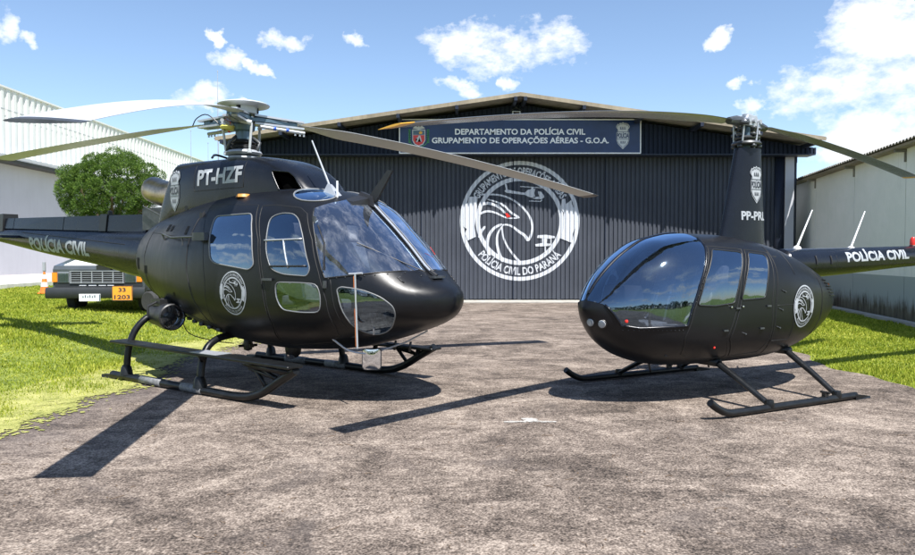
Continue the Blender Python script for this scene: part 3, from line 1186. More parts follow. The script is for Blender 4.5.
# roof: corrugated sheets running down each side
def roof_sheet(sgn):
    bm = NB()
    prev = None
    n = 150
    for k in range(n + 1):
        y = -1.57 + (22.6) * k / n
        dz = .035 * math.cos(y * 2 * PI / .30)
        row = [bm.verts.new((sgn * xx, y, 6.53 - slope * xx + dz)) for xx in (0.0, 9.5)]
        low = [bm.verts.new((sgn * xx, y, 6.53 - slope * xx + dz - .022)) for xx in (0.0, 9.5)]
        if prev:
            bm.faces.new((prev[0][0], prev[0][1], row[1], row[0]))
            bm.faces.new((prev[1][0], low[0], low[1], prev[1][1]))
            bm.faces.new((prev[0][1], prev[1][1], low[1], row[1]))
        else:
            bm.faces.new((row[0], row[1], low[1], low[0]))
        prev = (row, low)
    return bm
for sgn in (-1, 1):
    rf = obj('roof', roof_sheet(sgn), M['fibre'], HG)
    # verge strip and the purlin ends under it
    bm = NB()
    hull_box(bm, [(0, -1.60, 6.44), (sgn * 9.46, -1.60, 6.44 - slope * 9.46), (sgn * 9.46, -1.575, 6.44 - slope * 9.46), (0, -1.575, 6.44),
                  (0, -1.60, 6.56), (sgn * 9.46, -1.60, 6.56 - slope * 9.46), (sgn * 9.46, -1.575, 6.56 - slope * 9.46), (0, -1.575, 6.56)])
    bmesh.ops.recalc_face_normals(bm, faces=bm.faces[:])
    obj('verge', bm, M['roofedge'], rf)
    for q in range(6):
        x = .15 + q * 1.82
        z = 6.49 - slope * x
        one('purlin', lambda b: box(b, sgn * x - .05, sgn * x + .05, -1.63, .1, z - .17, z - .05), M['frame'], rf)
one('ridge_vent', lambda b: lathe(b, [(.0, 0), (.28, 0), (.28, .42), (.34, .44), (.34, .5), (.0, .56)], (.75, 3.2, 6.4), 20), M['whitewall'], HG)
# floodlights under the fascia ridge and near the right corner
for (x, z) in ((-.06, 6.02), (7.45, 4.93)):
    L = thing('floodlight', 'pale square floodlight under the ridge of the hangar roof' if x < 1 else 'pale tilted floodlight on the hangar front right of the slim mast', 'floodlight', (HX + x, HY - .66, z), 0, 'floodlights on the hangar front')
    bm = NB(); box(bm, -.13, .13, -.10, -.02, -.12, .10); bevel(bm, .015)
    bmesh.ops.rotate(bm, verts=bm.verts[:], cent=(0, 0, 0), matrix=Matrix.Rotation(R(-25), 3, 'X') @ Matrix.Rotation(R(0 if x < 1 else 38), 3, 'Y'))
    obj('housing', bm, M['white'], L)
    bm = NB(); box(bm, -.10, .10, -.107, -.1005, -.09, .07)
    bmesh.ops.rotate(bm, verts=bm.verts[:], cent=(0, 0, 0), matrix=Matrix.Rotation(R(-25), 3, 'X') @ Matrix.Rotation(R(0 if x < 1 else 38), 3, 'Y'))
    obj('pane', bm, M['chrome'], L)
    one('bracket', lambda b: (tube(b, [(-.15, -.03, 0), (-.17, .0, .16), (0, .05, .26), (.17, .0, .16), (.15, -.03, 0)], .012), cyl(b, (0, .05, .26), (0, .09, .26), .03)), M['dgrey'], L)

# emblem painted on the doors
def on_door(u, v, off=.004):
    return Vector((u, -rib(u) - off - ZL[0], v))
ECX, ECZ, ER = 519.5, 221.0, 59.6
cx = (ECX - 457.5) / 730 * HY - HX
cz = 2.66
def emblem_door():
    bm = emblem_bm()
    for v in bm.verts:
        v.co = Vector((cx + v.co.x * 1.985, cz + v.co.y * 1.985, v.co.z))
    grid(bm, rib_breaks(cx - 2, cx + 2), [])
    return mapped('painted_emblem', bm, on_door, M['decalw'], HG)
e_ = emblem_door()
bm = eye_bm()
for v in bm.verts: v.co = Vector((cx + v.co.x * 1.985, cz + v.co.y * 1.985, 0))
grid(bm, rib_breaks(cx - 2, cx + 2), [])
mapped('eagle_eye', bm, lambda u, v: on_door(u, v, .026), M['red'], e_)

# name board
SB = thing('name_board', 'long navy name board with white border and lettering across the hangar front', 'sign', (HX, HY - .60, 4.83))
SX0, SX1, SH_ = -3.80, 3.93, 1.04
one('board', lambda b: box(b, SX0, SX1, -.06, -.002, 0, SH_), M['navy'], SB)
one('border', lambda b: (box(b, SX0 - .03, SX1 + .03, -.075, 0, SH_, SH_ + .035), box(b, SX0 - .03, SX1 + .03, -.075, 0, -.035, 0), box(b, SX0 - .035, SX0, -.072, 0, 0, SH_), box(b, SX1, SX1 + .035, -.072, 0, 0, SH_)), M['white'], SB)
pl = lambda off: (lambda u, v: Vector((u, -.06 - off, v)))
px2x = lambda p: (p - 457.5) / 730 * (HY - .66) - HX
bm = text('DEPARTAMENTO DA POLÍCIA CIVIL', px2x(455), px2x(584.6), .575, .775, .014)
join(bm, text('GRUPAMENTO DE OPERAÇÕES AÉREAS - G.O.A.', px2x(432), px2x(608), .30, .495, .014))
mapped('lettering', bm, pl(.004), M['signw'], SB)
shield(.44, lambda u, v, off: Vector((px2x(622) + u, -.064 - off, .55 + v)), SB, M['decalw'], M['navy'])
# state arms at the left end
ax, azz = px2x(419), .54
def arms(name, ptsl, off, mt):
    bm = NB()
    for pts in ptsl:
        poly_bm(bm, [(ax + x, azz + z) for x, z in pts])
    return mapped(name, bm, pl(off), mt, SB)
arms('arms_shield', [[(0, -.34), (.14, -.28), (.21, -.15), (.21, .2), (-.21, .2), (-.21, -.15), (-.14, -.28)]], .004, M['decalw'])
arms('arms_field', [[(0, -.31), (.12, -.255), (.185, -.14), (.185, .02), (-.185, .02), (-.185, -.14), (-.12, -.255)]], .007, M['red'])
arms('arms_chief', [[(-.185, .03), (.185, .03), (.185, .17), (-.185, .17)]], .007, M['bluep'])
arms('arms_sun', [[(.02, .05), (.10, .06), (.12, .12), (.05, .15), (0, .10)]], .010, M['yellow'])
arms('arms_figure', [[(-.09, -.2), (-.03, -.19), (.02, -.05), (.07, -.2), (.1, -.18), (.05, .0), (.0, .01), (-.04, -.06), (-.1, -.08), (-.04, -.1)]], .010, M['decalw'])
arms('arms_crest', [[(-.2, .24), (-.1, .22), (0, .2), (.1, .22), (.2, .24), (.1, .32), (.03, .28), (0, .34), (-.03, .28), (-.1, .32)]], .004, M['decalw'])
bm = NB()
for sgn in (-1, 1):
    stroke_bm(bm, [(ax + sgn * .05, azz - .36), (ax + sgn * .26, azz - .22), (ax + sgn * .31, azz + .2)], .02)
    for k in range(7):
        z = -.24 + k * .065
        poly_bm(bm, [(ax + sgn * .29, azz + z), (ax + sgn * .35, azz + z + .04), (ax + sgn * .30, azz + z + .06), (ax + sgn * .25, azz + z + .03)])
mapped('arms_branches', bm, pl(.004), plain('leaf green paint', (.05, .28, .08), .5), SB)

# =================================================================== WAREHOUSES
# right: white concrete panels under a corrugated eave
WR = thing('warehouse', 'white concrete panel warehouse with mouldy grey foot on the right', 'warehouse', (10.4, 16.6, 0), R(-9.8))
dgap = 2.95
ylist = [-5.55, -2.3, .55, 3.85, 7.3, 10.4]
for a, b in zip(ylist, ylist[1:]):
    one('wall_panel', lambda bb: box(bb, .0, .16, a + .012, b - .012, -.1, 4.07), M['panelwall'], WR, autos=None)
for y in ylist:
    one('joint', lambda bb: box(bb, .02, .15, y - .011, y + .011, -.1, 4.07), M['seam'], WR, autos=None)
for y in ylist:
    one('eave_bracket', lambda bb: (box(bb, -.26, -.003, y - .03, y + .03, 3.93, 3.998), box(bb, -.04, -.002, y - .025, y + .025, 3.70, 3.925)), M['fibre'], WR)
bm = NB(); prev = None
for k in range(0, 360):
    y = -5.7 + k * .045
    z = .03 * math.cos(y * 2 * PI / .177)
    row = [bm.verts.new((x, y, 4.10 + (x + .34) * .12 + z)) for x in (-.36, 6.0)] + [bm.verts.new((-.36, y, 4.085 + z))]
    if prev:
        bm.faces.new((prev[0], prev[1], row[1], row[0])); bm.faces.new((prev[2], prev[0], row[0], row[2]))
    prev = row
obj('roof', bm, M['fibre'], WR)
one('eave_board', lambda bb: box(bb, -.30, -.02, -5.7, 10.5, 4.0, 4.055), M['roofedge'], WR)
one('end_wall', lambda bb: box(bb, .17, 8, 10.2, 10.36, -.1, 4.3), M['panelwall'], WR, autos=None)
o = one('kerb', lambda b: box(b, -.56, -.34, -14, 10.3, -.05, .07), M['concrete'])
o.location = (10.4, 16.6, 0); o.rotation_euler = (0, 0, R(-9.8)); tag(o, kind='structure')

# left: white rendered wall with a canopy, taller ribbed cladding behind
WL = thing('warehouse', 'long white warehouse with tall ribbed cladding above a grey canopy on the left', 'warehouse', (-26, 30, 0))
one('wall', lambda b: box(b, -.3, 0, 0, 50, 0, 6.95), M['whitewall'], WL)
one('canopy', lambda b: hull_box(b, [(.9, 0, 7.02), (.9, 50, 7.02), (-.6, 50, 7.42), (-.6, 0, 7.42), (.9, 0, 7.10), (.9, 50, 7.10), (-.6, 50, 7.5), (-.6, 0, 7.5)]), M['gutter'], WL)
one('gutter', lambda b: box(b, .90, 1.08, 0, 50, 6.96, 7.12), M['gutter'], WL)
one('shade_strip', lambda b: box(b, .002, .89, 0, 50, 6.78, 6.955), M['trim'], WL)  # shadow below the canopy, put in as a black box
bm = NB(); prev = None
y = 0
while y < 50:
    for t, d in ((0, 0), (.42, 0), (.5, .09), (.92, .09)):
        row = (bm.verts.new((-.62 + d, y + t * .62, 7.3)), bm.verts.new((-.62 + d, y + t * .62, 11.35)))
        if prev: bm.faces.new((prev[0], prev[1], row[1], row[0]))
        prev = row
    y += .62
obj('ribbed_cladding', bm, M['whiteclad'], WL)
one('lap_line', lambda b: box(b, -.53, -.518, 0, 50, 10.1, 10.14), M['gutter'], WL)
one('parapet_cap', lambda b: box(b, -.8, -.48, 0, 50, 11.35, 11.45), M['whiteclad'], WL)
one('end_wall', lambda b: (box(b, -12, -.62, 49.7, 50, 0, 11.3), box(b, -12, -.62, 0, .3, 0, 11.3)), M['whiteclad'], WL)

# small shed seen over the tail boom
SD = thing('shed', 'small shed with pale flat roof and dark open front beyond the bush', 'shed', (-12.9, 29.5, .28))
one('roof', lambda b: box(b, -1.0, 1.4, -.2, 2, 3.15, 3.27), M['whitewall'], SD)
one('wall', lambda b: (box(b, -.9, -.2, .0, .12, 0, 3.15), box(b, -.9, 1.3, 1.8, 1.9, 0, 3.15), box(b, 1.22, 1.3, .12, 1.8, 0, 3.15)), M['whitewall'], SD)
one('frame', lambda b: (box(b, -.19, -.12, .0, .08, 0, 3.15), box(b, .45, .52, .0, .08, 0, 3.15), box(b, 1.14, 1.2, .0, .08, 0, 3.15), box(b, -.12, 1.14, .0, .08, 2.55, 2.62)), M['dgrey'], SD)

# radio masts
for (x, y, z0, z1, lab) in ((-10.9, 30, 0, 6.6, 'shorter thin radio mast left of the white hub of the large rotor'), (-10.2, 30, 0, 6.1, 'thin radio mast directly behind the dark hump of the larger aircraft'), (-8.35, 25.6, .28, 7.9, 'tallest thin white whip rising above the rotor hub of the larger aircraft')):
    mst = thing('radio_mast', lab, 'antenna', (x, y, .25))
    one('pole', lambda b: (cyl(b, (0, 0, 0), (0, 0, z1 - 1.9), .028, .022, 8)), M['alu'], mst)
    one('whip', lambda b: (cyl(b, (0, 0, z1 - 1.9), (0, 0, z1 - .25), .016, .008, 6), lathe(b, [(.0, 0), (.02, .0), (.02, .03), (.0, .05)], (0, 0, z1 - .25), 8)), M['alu'], mst)

# =================================================================== BUSH
def leafy(bm, c, rx, rz, n, size, rg):
    for i in range(n):
        v = Vector((rg.gauss(0, 1), rg.gauss(0, 1), rg.gauss(0, 1))).normalized()
        k = rg.uniform(.72, 1.04)
        p = Vector(c) + Vector((v.x * rx * k, v.y * rx * k, v.z * rz * k))
        d = (v + Vector((rg.uniform(-.5, .5), rg.uniform(-.5, .5), rg.uniform(0, .8)))).normalized()
        s = d.cross(Vector((rg.uniform(-1, 1), rg.uniform(-1, 1), rg.uniform(-1, 1)))).normalized()
        L, W_ = size * rg.uniform(.7, 1.5), size * rg.uniform(.18, .3)
        a = bm.verts.new(p - s * W_); b = bm.verts.new(p + s * W_); e = bm.verts.new(p + d * L); 
        bm.faces.new((a, b, e))
TR = thing('bush', 'tall clipped conifer bush with rounded tufts behind the tail boom', 'bush', (-11.35, 24.0, .28))
rg = random.Random(3)
bm = NB()
tube(bm, [(0, 0, 0), (.08, 0, 1.0), (.0, .05, 2.0), (0, 0, 2.8)], [.20, .16, .13, .06], 9)
limbs = []
for k in range(15):
    a = k * 2.4; h = rg.uniform(1.4, 2.4)
    e = (math.cos(a) * rg.uniform(.7, 1.3), math.sin(a) * rg.uniform(.6, 1.1), h + rg.uniform(.5, 1.3))
    tube(bm, catmull([(0, 0, h - .2), (e[0] * .5, e[1] * .5, h + .15), e], 3), [.07, .06, .05, .05, .04, .04, .03][:7], 6)
obj('trunk', bm, M['bark'], TR, smooth=True)
lobes = []
k = 0
while len(lobes) < 105 and k < 9000:
    k += 1
    v = Vector((rg.gauss(0, 1), rg.gauss(0, 1), rg.gauss(0, .9))).normalized()
    kk = rg.uniform(.84, 1.07)
    c = Vector((v.x * 1.45 * kk, v.y * 1.3 * kk, 3.38 + v.z * 1.12 * kk))
    if c.z < 2.45 + .25 * math.sin(v.x * 5): continue
    if c.x > .75 and c.z < 2.95: continue
    if all((c - q).length > .29 for q in lobes): lobes.append(c)
bm = NB()
for c in lobes:
    r = rg.uniform(.20, .36)
    leafy(bm, c, r, r * .8, 900, .046, rg)
for i in range(8):
    leafy(bm, (rg.uniform(-.8, .8), rg.uniform(-.8, .8), rg.uniform(2.9, 3.9)), .5, .4, 220, .1, rg)
obj('crown', bm, M['leaf'], TR)

# dark wood far behind the viewer (mirrored in the canopies)
bm = NB(); rg = random.Random(5)
for i in range(46):
    x = -95 + i * 4.3
    h = rg.uniform(4.5, 9)
    leafy(bm, (x, -62 + rg.uniform(-5, 5), h * .5), rg.uniform(3, 4.5), h * .55, 420, 1.0, rg)
tag(obj('far_wood', bm, M['farleaf']), 'dark belt of trees mirrored low in the canopies', 'wood', kind='stuff')

# =================================================================== TRAFFIC CONES
def cone(loc, lab, sleeve):
    t = thing('traffic_cone', lab, 'traffic cone', loc, rnd.uniform(0, 1), 'orange and white traffic cones')
    bm = NB(); box(bm, -.19, .19, -.19, .19, 0, .03); bevel(bm, .01)
    obj('base', bm, M['orange'], t)
    r = lambda z: .14 - .115 * (z / .72)
    one('cone', lambda b: lathe(b, [(r(0), .03), (r(.2), .2)] + [(r(.2), .201), (r(.36), .36), (r(.5), .5), (r(.70), .70), (.0, .715)], (0, 0, 0), 20), M['orange'], t)
    for (a, b_) in ((.22, .36), (.47, .60)):
        one('reflective_band', lambda b: lathe(b, [(r(a) + .001, a), (r(a) + .004, a), (r(b_) + .004, b_), (r(b_) + .001, b_)], (0, 0, 0), 20), M['white'], t)
    if sleeve == 1:
        one('cap', lambda b: lathe(b, [(.035, .70), (.05, .72), (.05, 1.0), (.0, 1.01)], (0, 0, 0), 14), M['alu'], t)
    return t
cone((-13.25, 23.4, .30), 'traffic cone with a grey sleeve on top beside the pickup', 1)
cone((10.95, 21.55, -.01), 'traffic cone at the foot of the white panel wall on the right', 0)

# =================================================================== FUEL PICKUP
TK = thing('pickup_truck', 'dark pickup truck facing the viewer with orange hazard placard on its bumper', 'truck', (-8.05, 16.3, .20), R(4))
# local: x right (as seen), y back
def prism(bm, prof, x0, x1):
    """prof: (y,z) outline extruded along x"""
    a = [bm.verts.new((x0, p[0], p[1])) for p in prof]; b = [bm.verts.new((x1, p[0], p[1])) for p in prof]
    n = len(prof)
    bm.faces.new(a[::-1]); bm.faces.new(b)
    for i in range(n):
        bm.faces.new((a[i], a[(i + 1) % n], b[(i + 1) % n], b[i]))
def body(bm):
    prism(bm, [(.10, .52), (.10, 1.0), (.16, 1.08), (1.5, 1.32), (1.55, .52)], -1.0, 1.0)          # nose and hood
    bevel(bm, .03, 2)
one('hood', body, M['truckd'], TK)
one('hood_panel', lambda b: hull_box(b, [(-.80, .20, 1.08), (.80, .20, 1.08), (.80, 1.45, 1.30), (-.80, 1.45, 1.30), (-.80, .20, 1.10), (.80, .20, 1.10), (.80, 1.45, 1.335), (-.80, 1.45, 1.335)]), M['white'], TK)
def cab(bm):
    prism(bm, [(1.56, .5), (1.56, 1.33), (2.0, 1.88), (3.2, 1.80), (3.4, 1.2), (3.4, .5)], -.98, .98)
    for v in bm.verts:
        if v.co.z > 1.5: v.co.x *= .82
    bevel(bm, .05, 2)
cb = one('cab', cab, M['truckd'], TK)
bm = NB(); hull_box(bm, [(-.84, 1.60, 1.37), (.84, 1.60, 1.37), (.74, 1.93, 1.78), (-.74, 1.93, 1.78), (-.84, 1.58, 1.38), (.84, 1.58, 1.38), (.74, 1.91, 1.79), (-.74, 1.91, 1.79)])
obj('windshield', bm, M['panel'], cb)
one('cargo_bed', lambda b: (box(b, -.98, .98, 3.45, 5.3, .5, 1.15),), M['truckd'], TK)
one('fuel_tank', lambda b: (lathe(b, [(.0, 0), (.5, .02), (.55, .1), (.55, 1.5), (.5, 1.58), (0, 1.6)], (0, 3.6, 1.35), 24, 'y')), M['white'], TK)
gr = one('grille', lambda b: box(b, -.62, .56, .085, .12, .70, .95), M['seam'], TK)
one('slats', lambda b: ([box(b, -.60, .54, .062, .088, .722 + k * .045, .732 + k * .045) for k in range(5)], [box(b, x - .008, x + .008, .055, .088, .705, .945) for x in (-.60, -.37, -.14, .09, .32, .54)], box(b, -.62, .56, .05, .09, .95, .965), box(b, -.62, .56, .05, .09, .69, .703)), M['alu'], gr)
for sgn, x in ((-1, -.76), (1, .70)):
    hl = one('headlight', lambda b: (box(b, x - .125, x + .125, .07, .12, .71, .94)), M['alu'], TK)
    one('lens', lambda b: (box(b, x - .115, x + .115, .055, .069, .72, .93), [box(b, x - .11 + q * .037, x - .105 + q * .037, .049, .055, .72, .93) for q in range(7)]), M['lens'], hl)
    xa = x + sgn * .19
    one('turn_signal', lambda b: box(b, xa - .055, xa + .055, .06, .14, .72, .93), M['amber'], TK)
def bump_(bm):
    prism(bm, [(-.10, .36), (-.13, .42), (-.13, .54), (-.10, .60), (.05, .60), (.05, .36)], -1.07, 1.07)
    bevel(bm, .02, 2)
one('bumper', bump_, M['truckb'], TK)
one('lower_trim', lambda b: (box(b, -.95, .95, .08, .14, .60, .685)), M['truckb'], TK)
one('trim_marks', lambda b: [box(b, x, x + w_, .074, .08, .632, .655) for x, w_ in ((-.42, .15), (-.22, .17), (.0, .16), (.19, .14))], M['white'], TK)
lp = one('licence_plate', lambda b: box(b, -.335, .12, -.145, -.131, .30, .46), M['white'], TK)
one('plate_marks', lambda b: ([box(b, -.26 + k * .05, -.235 + k * .05, -.150, -.1455, .375, .375 + .04 + .02 * (k % 2)) for k in range(6)], box(b, .095, .118, -.150, -.1455, .31, .45)), M['bluep'], lp)
PLX0, PLX1, PLZ0, PLZ1 = .38, .82, .31, .64
op = one('hazard_placard', lambda b: box(b, PLX0, PLX1, -.165, -.15, PLZ0, PLZ1), M['plateo'], TK)
bm = text('33', .52, .68, .505, .60, .015)
join(bm, text('1203', .43, .77, .345, .44, .015))
for q in ((PLX0, PLX1, PLZ0, PLZ0 + .012), (PLX0, PLX1, PLZ1 - .012, PLZ1), (PLX0, PLX0 + .012, PLZ0, PLZ1), (PLX1 - .012, PLX1, PLZ0, PLZ1)):
    poly_bm(bm, [(q[0], q[2]), (q[1], q[2]), (q[1], q[3]), (q[0], q[3])])
mapped('placard_lettering', bm, lambda u, v: Vector((u, -.168, v)), M['decald'], op)
for x in (-.80, .80):
    for y in (.85, 4.2):
        wh = one('wheel', lambda b: lathe(b, [(.22, -.10), (.33, -.11), (.365, -.08), (.37, 0), (.365, .08), (.33, .11), (.22, .10)], (x, y, .36), 28, 'x'), M['tyre'], TK)
        one('rim', lambda b: lathe(b, [(.0, -.06), (.21, -.07), (.215, .07), (.0, .06)], (x, y, .36), 20, 'x'), M['alu'], wh)
one('underbody', lambda b: (box(b, -.68, .68, .3, 5.2, .34, .52),), M['trim'], TK)
TY = thing('spare_tyre', 'worn tyre standing in the grass right of the pickup truck', 'tyre', (-6.70, 15.9, .30), R(-25))
TY.scale = (.62, .62, .62)
one('tyre', lambda b: lathe(b, [(.2, -.10), (.31, -.11), (.345, -.08), (.35, 0), (.345, .08), (.31, .11), (.2, .10)], (0, 0, .35), 28, 'y'), M['tyre'], TY)
one('rim', lambda b: lathe(b, [(.0, -.05), (.19, -.06), (.195, .06), (.0, .05)], (0, 0, .35), 20, 'y'), M['alu'], TY)

# =================================================================== ROTOR BLADES
def blade_bm(r0, r1, chord, az, z0, droop, pitch_root, pitch_tip, root_chord=None, thick=.10, RR_=5.35, seg=34, expo=1.55, sense=-1):
    """aerofoil blade in the rotor's frame; az in degrees; sense -1: turns clockwise from above"""
    bm = NB()
    prof = []
    for k in range(11):
        t = (1 - math.cos(PI * k / 10)) / 2
        prof.append((t, thick * 2.6 * (.2969 * math.sqrt(t) - .126 * t - .3516 * t * t + .2843 * t ** 3 - .1015 * t ** 4) + .004))
    outline = [(t, y) for t, y in prof] + [(t, -y * .8) for t, y in prof[::-1]]
    d = Vector((math.cos(R(az)), math.sin(R(az)), 0))
    s = Vector((-d.y, d.x, 0)) * sense                 # direction of motion (leading edge side)
    rings = []
    for i in range(seg + 1):
        f = i / seg
        r = r0 + (r1 - r0) * f
        c = chord
        if root_chord and r < r0 + .7:
            k = (r - r0) / .7; c = root_chord + (chord - root_chord) * (k * k * (3 - 2 * k))
        p = R(pitch_root + (pitch_tip - pitch_root) * r / RR_)
        z = z0 - droop * (r / RR_) ** expo
        ring = []
        for t, y in outline:
            x = (.25 - t) * c
            yy = y * c
            ring.append(bm.verts.new(d * r + s * (x * math.cos(p) - yy * math.sin(p)) + Vector((0, 0, z + x * math.sin(p) + yy * math.cos(p)))))
        rings.append(ring)
    n = len(outline)
    for a, b in zip(rings, rings[1:]):
        for k in range(n):
            bm.faces.new((a[k], a[(k + 1) % n], b[(k + 1) % n], b[k]))
    bm.faces.new(rings[0][::-1]); bm.faces.new(rings[-1])
    bmesh.ops.recalc_face_normals(bm, faces=bm.faces[:])
    return bm

# =================================================================== LARGE HELICOPTER (right side seen)
AH = thing('helicopter', 'large matt black police helicopter with three blade rotor and glazed doors on the left', 'helicopter', (-2.66, 9.14, 0), R(-35.5))
A_ST = [(3.235, 1.10, 1.02, .03, 1.06, 2, 2), (3.205, 1.16, .94, .16, 1.06, 2.1, 2), (3.12, 1.22, .86, .32, 1.06, 2.2, 2.1), (2.95, 1.31, .78, .50, 1.06, 2.3, 2.2), (2.65, 1.60, .68, .68, 1.08, 2.4, 2.3), (2.35, 1.87, .59, .81, 1.1, 2.5, 2.4), (2.05, 2.10, .515, .89, 1.12, 2.6, 2.5), (1.7, 2.22, .475, .93, 1.15, 2.6, 2.6), (1.2, 2.275, .45, .95, 1.15, 2.6, 2.6), (.6, 2.28, .475, .945, 1.2, 2.5, 2.5), (.1, 2.25, .535, .90, 1.22, 2.4, 2.4), (-.4, 2.20, .64, .82, 1.26, 2.3, 2.3), (-.9, 2.12, .76, .70, 1.32, 2.2, 2.2), (-1.3, 2.05, .88, .60, 1.37, 2.1, 2.1), (-1.5, 2.0, .95, .54, 1.40, 2, 2), (-1.68, 1.93, 1.05, .455, 1.44, 2, 2), (-1.80, 1.84, 1.17, .365, 1.47, 2, 2), (-1.86, 1.74, 1.28, .26, 1.48, 2, 2)]
A = Loft(A_ST)
door_front = [(1.20, 2.035), (1.40, 2.04), (1.76, 1.995), (1.88, 1.93), (2.063, 1.659), (2.19, 1.343), (2.28, 1.06), (2.30, .80), (2.26, .70), (2.1, .62), (1.62, .57), (1.49, .60), (1.56, .788), (1.485, 1.253), (1.385, 1.666)]
door_rear = [(.13, 2.10), (1.12, 2.05), (1.352, 1.667), (1.45, 1.253), (1.53, .786), (1.45, .60), (1.38, .57), (.90, .565), (.55, .61), (.49, .74), (.50, 1.235), (.41, 1.679), (.22, 1.99)]
win_rear = rounded([(.47, 1.945), (1.12, 1.955), (1.25, 1.71), (1.34, 1.40), (1.26, 1.355), (.69, 1.42), (.60, 1.46), (.53, 1.67)], .07)
win_front = rounded([(1.43, 1.90), (1.55, 1.945), (1.72, 1.935), (1.83, 1.87), (1.95, 1.70), (2.10, 1.37), (2.07, 1.30), (1.76, 1.315), (1.59, 1.365), (1.50, 1.55)], .07)
win_low = rounded([(1.655, 1.235), (1.985, 1.235), (2.185, 1.225), (2.225, 1.10), (2.21, .945), (1.967, .938), (1.74, .955), (1.67, 1.07)], .07)
chin = rounded([(2.39, 1.175), (2.43, 1.20), (2.625, 1.175), (2.80, 1.10), (2.895, 1.01), (2.89, .92), (2.80, .81), (2.66, .735), (2.55, .71), (2.48, .80), (2.43, .98)], .08)
wind = [(1.905, 1.99), (2.09, 1.68), (2.22, 1.37), (2.262, 1.284), (2.42, 1.300), (2.73, 1.340), (3.05, 1.37), (3.3, 1.5), (3.3, 2.5), (2.045, 2.5), (2.02, 2.075)]
skyl = [(1.68 + .26 * math.cos(t), -.40 + .19 * math.sin(t)) for t in np.linspace(0, 2 * PI, 20, endpoint=False)]
skyr = [(x, -y) for x, y in skyl]
SIDE = {-1: lambda c: c.y < -.02, 1: lambda c: c.y > .02}
parts = {}
for sgn in (-1, 1):
    ws = A.carve(wind, (lambda c, s=sgn: c.y * s > .035 and c.x > 1.6 and c.z > 1.1))
    parts['wind', sgn] = ws
    parts['df', sgn] = A.carve(door_front, SIDE[sgn])
    parts['dr', sgn] = A.carve(door_rear, SIDE[sgn])
    parts['chin', sgn] = A.carve(chin, SIDE[sgn])
    parts['sky', sgn] = A.carve(skyl if sgn < 0 else skyr, lambda c: c.z > 1.9, plan=True)
body = A.build('fuselage', A.bm, M['black'], AH)
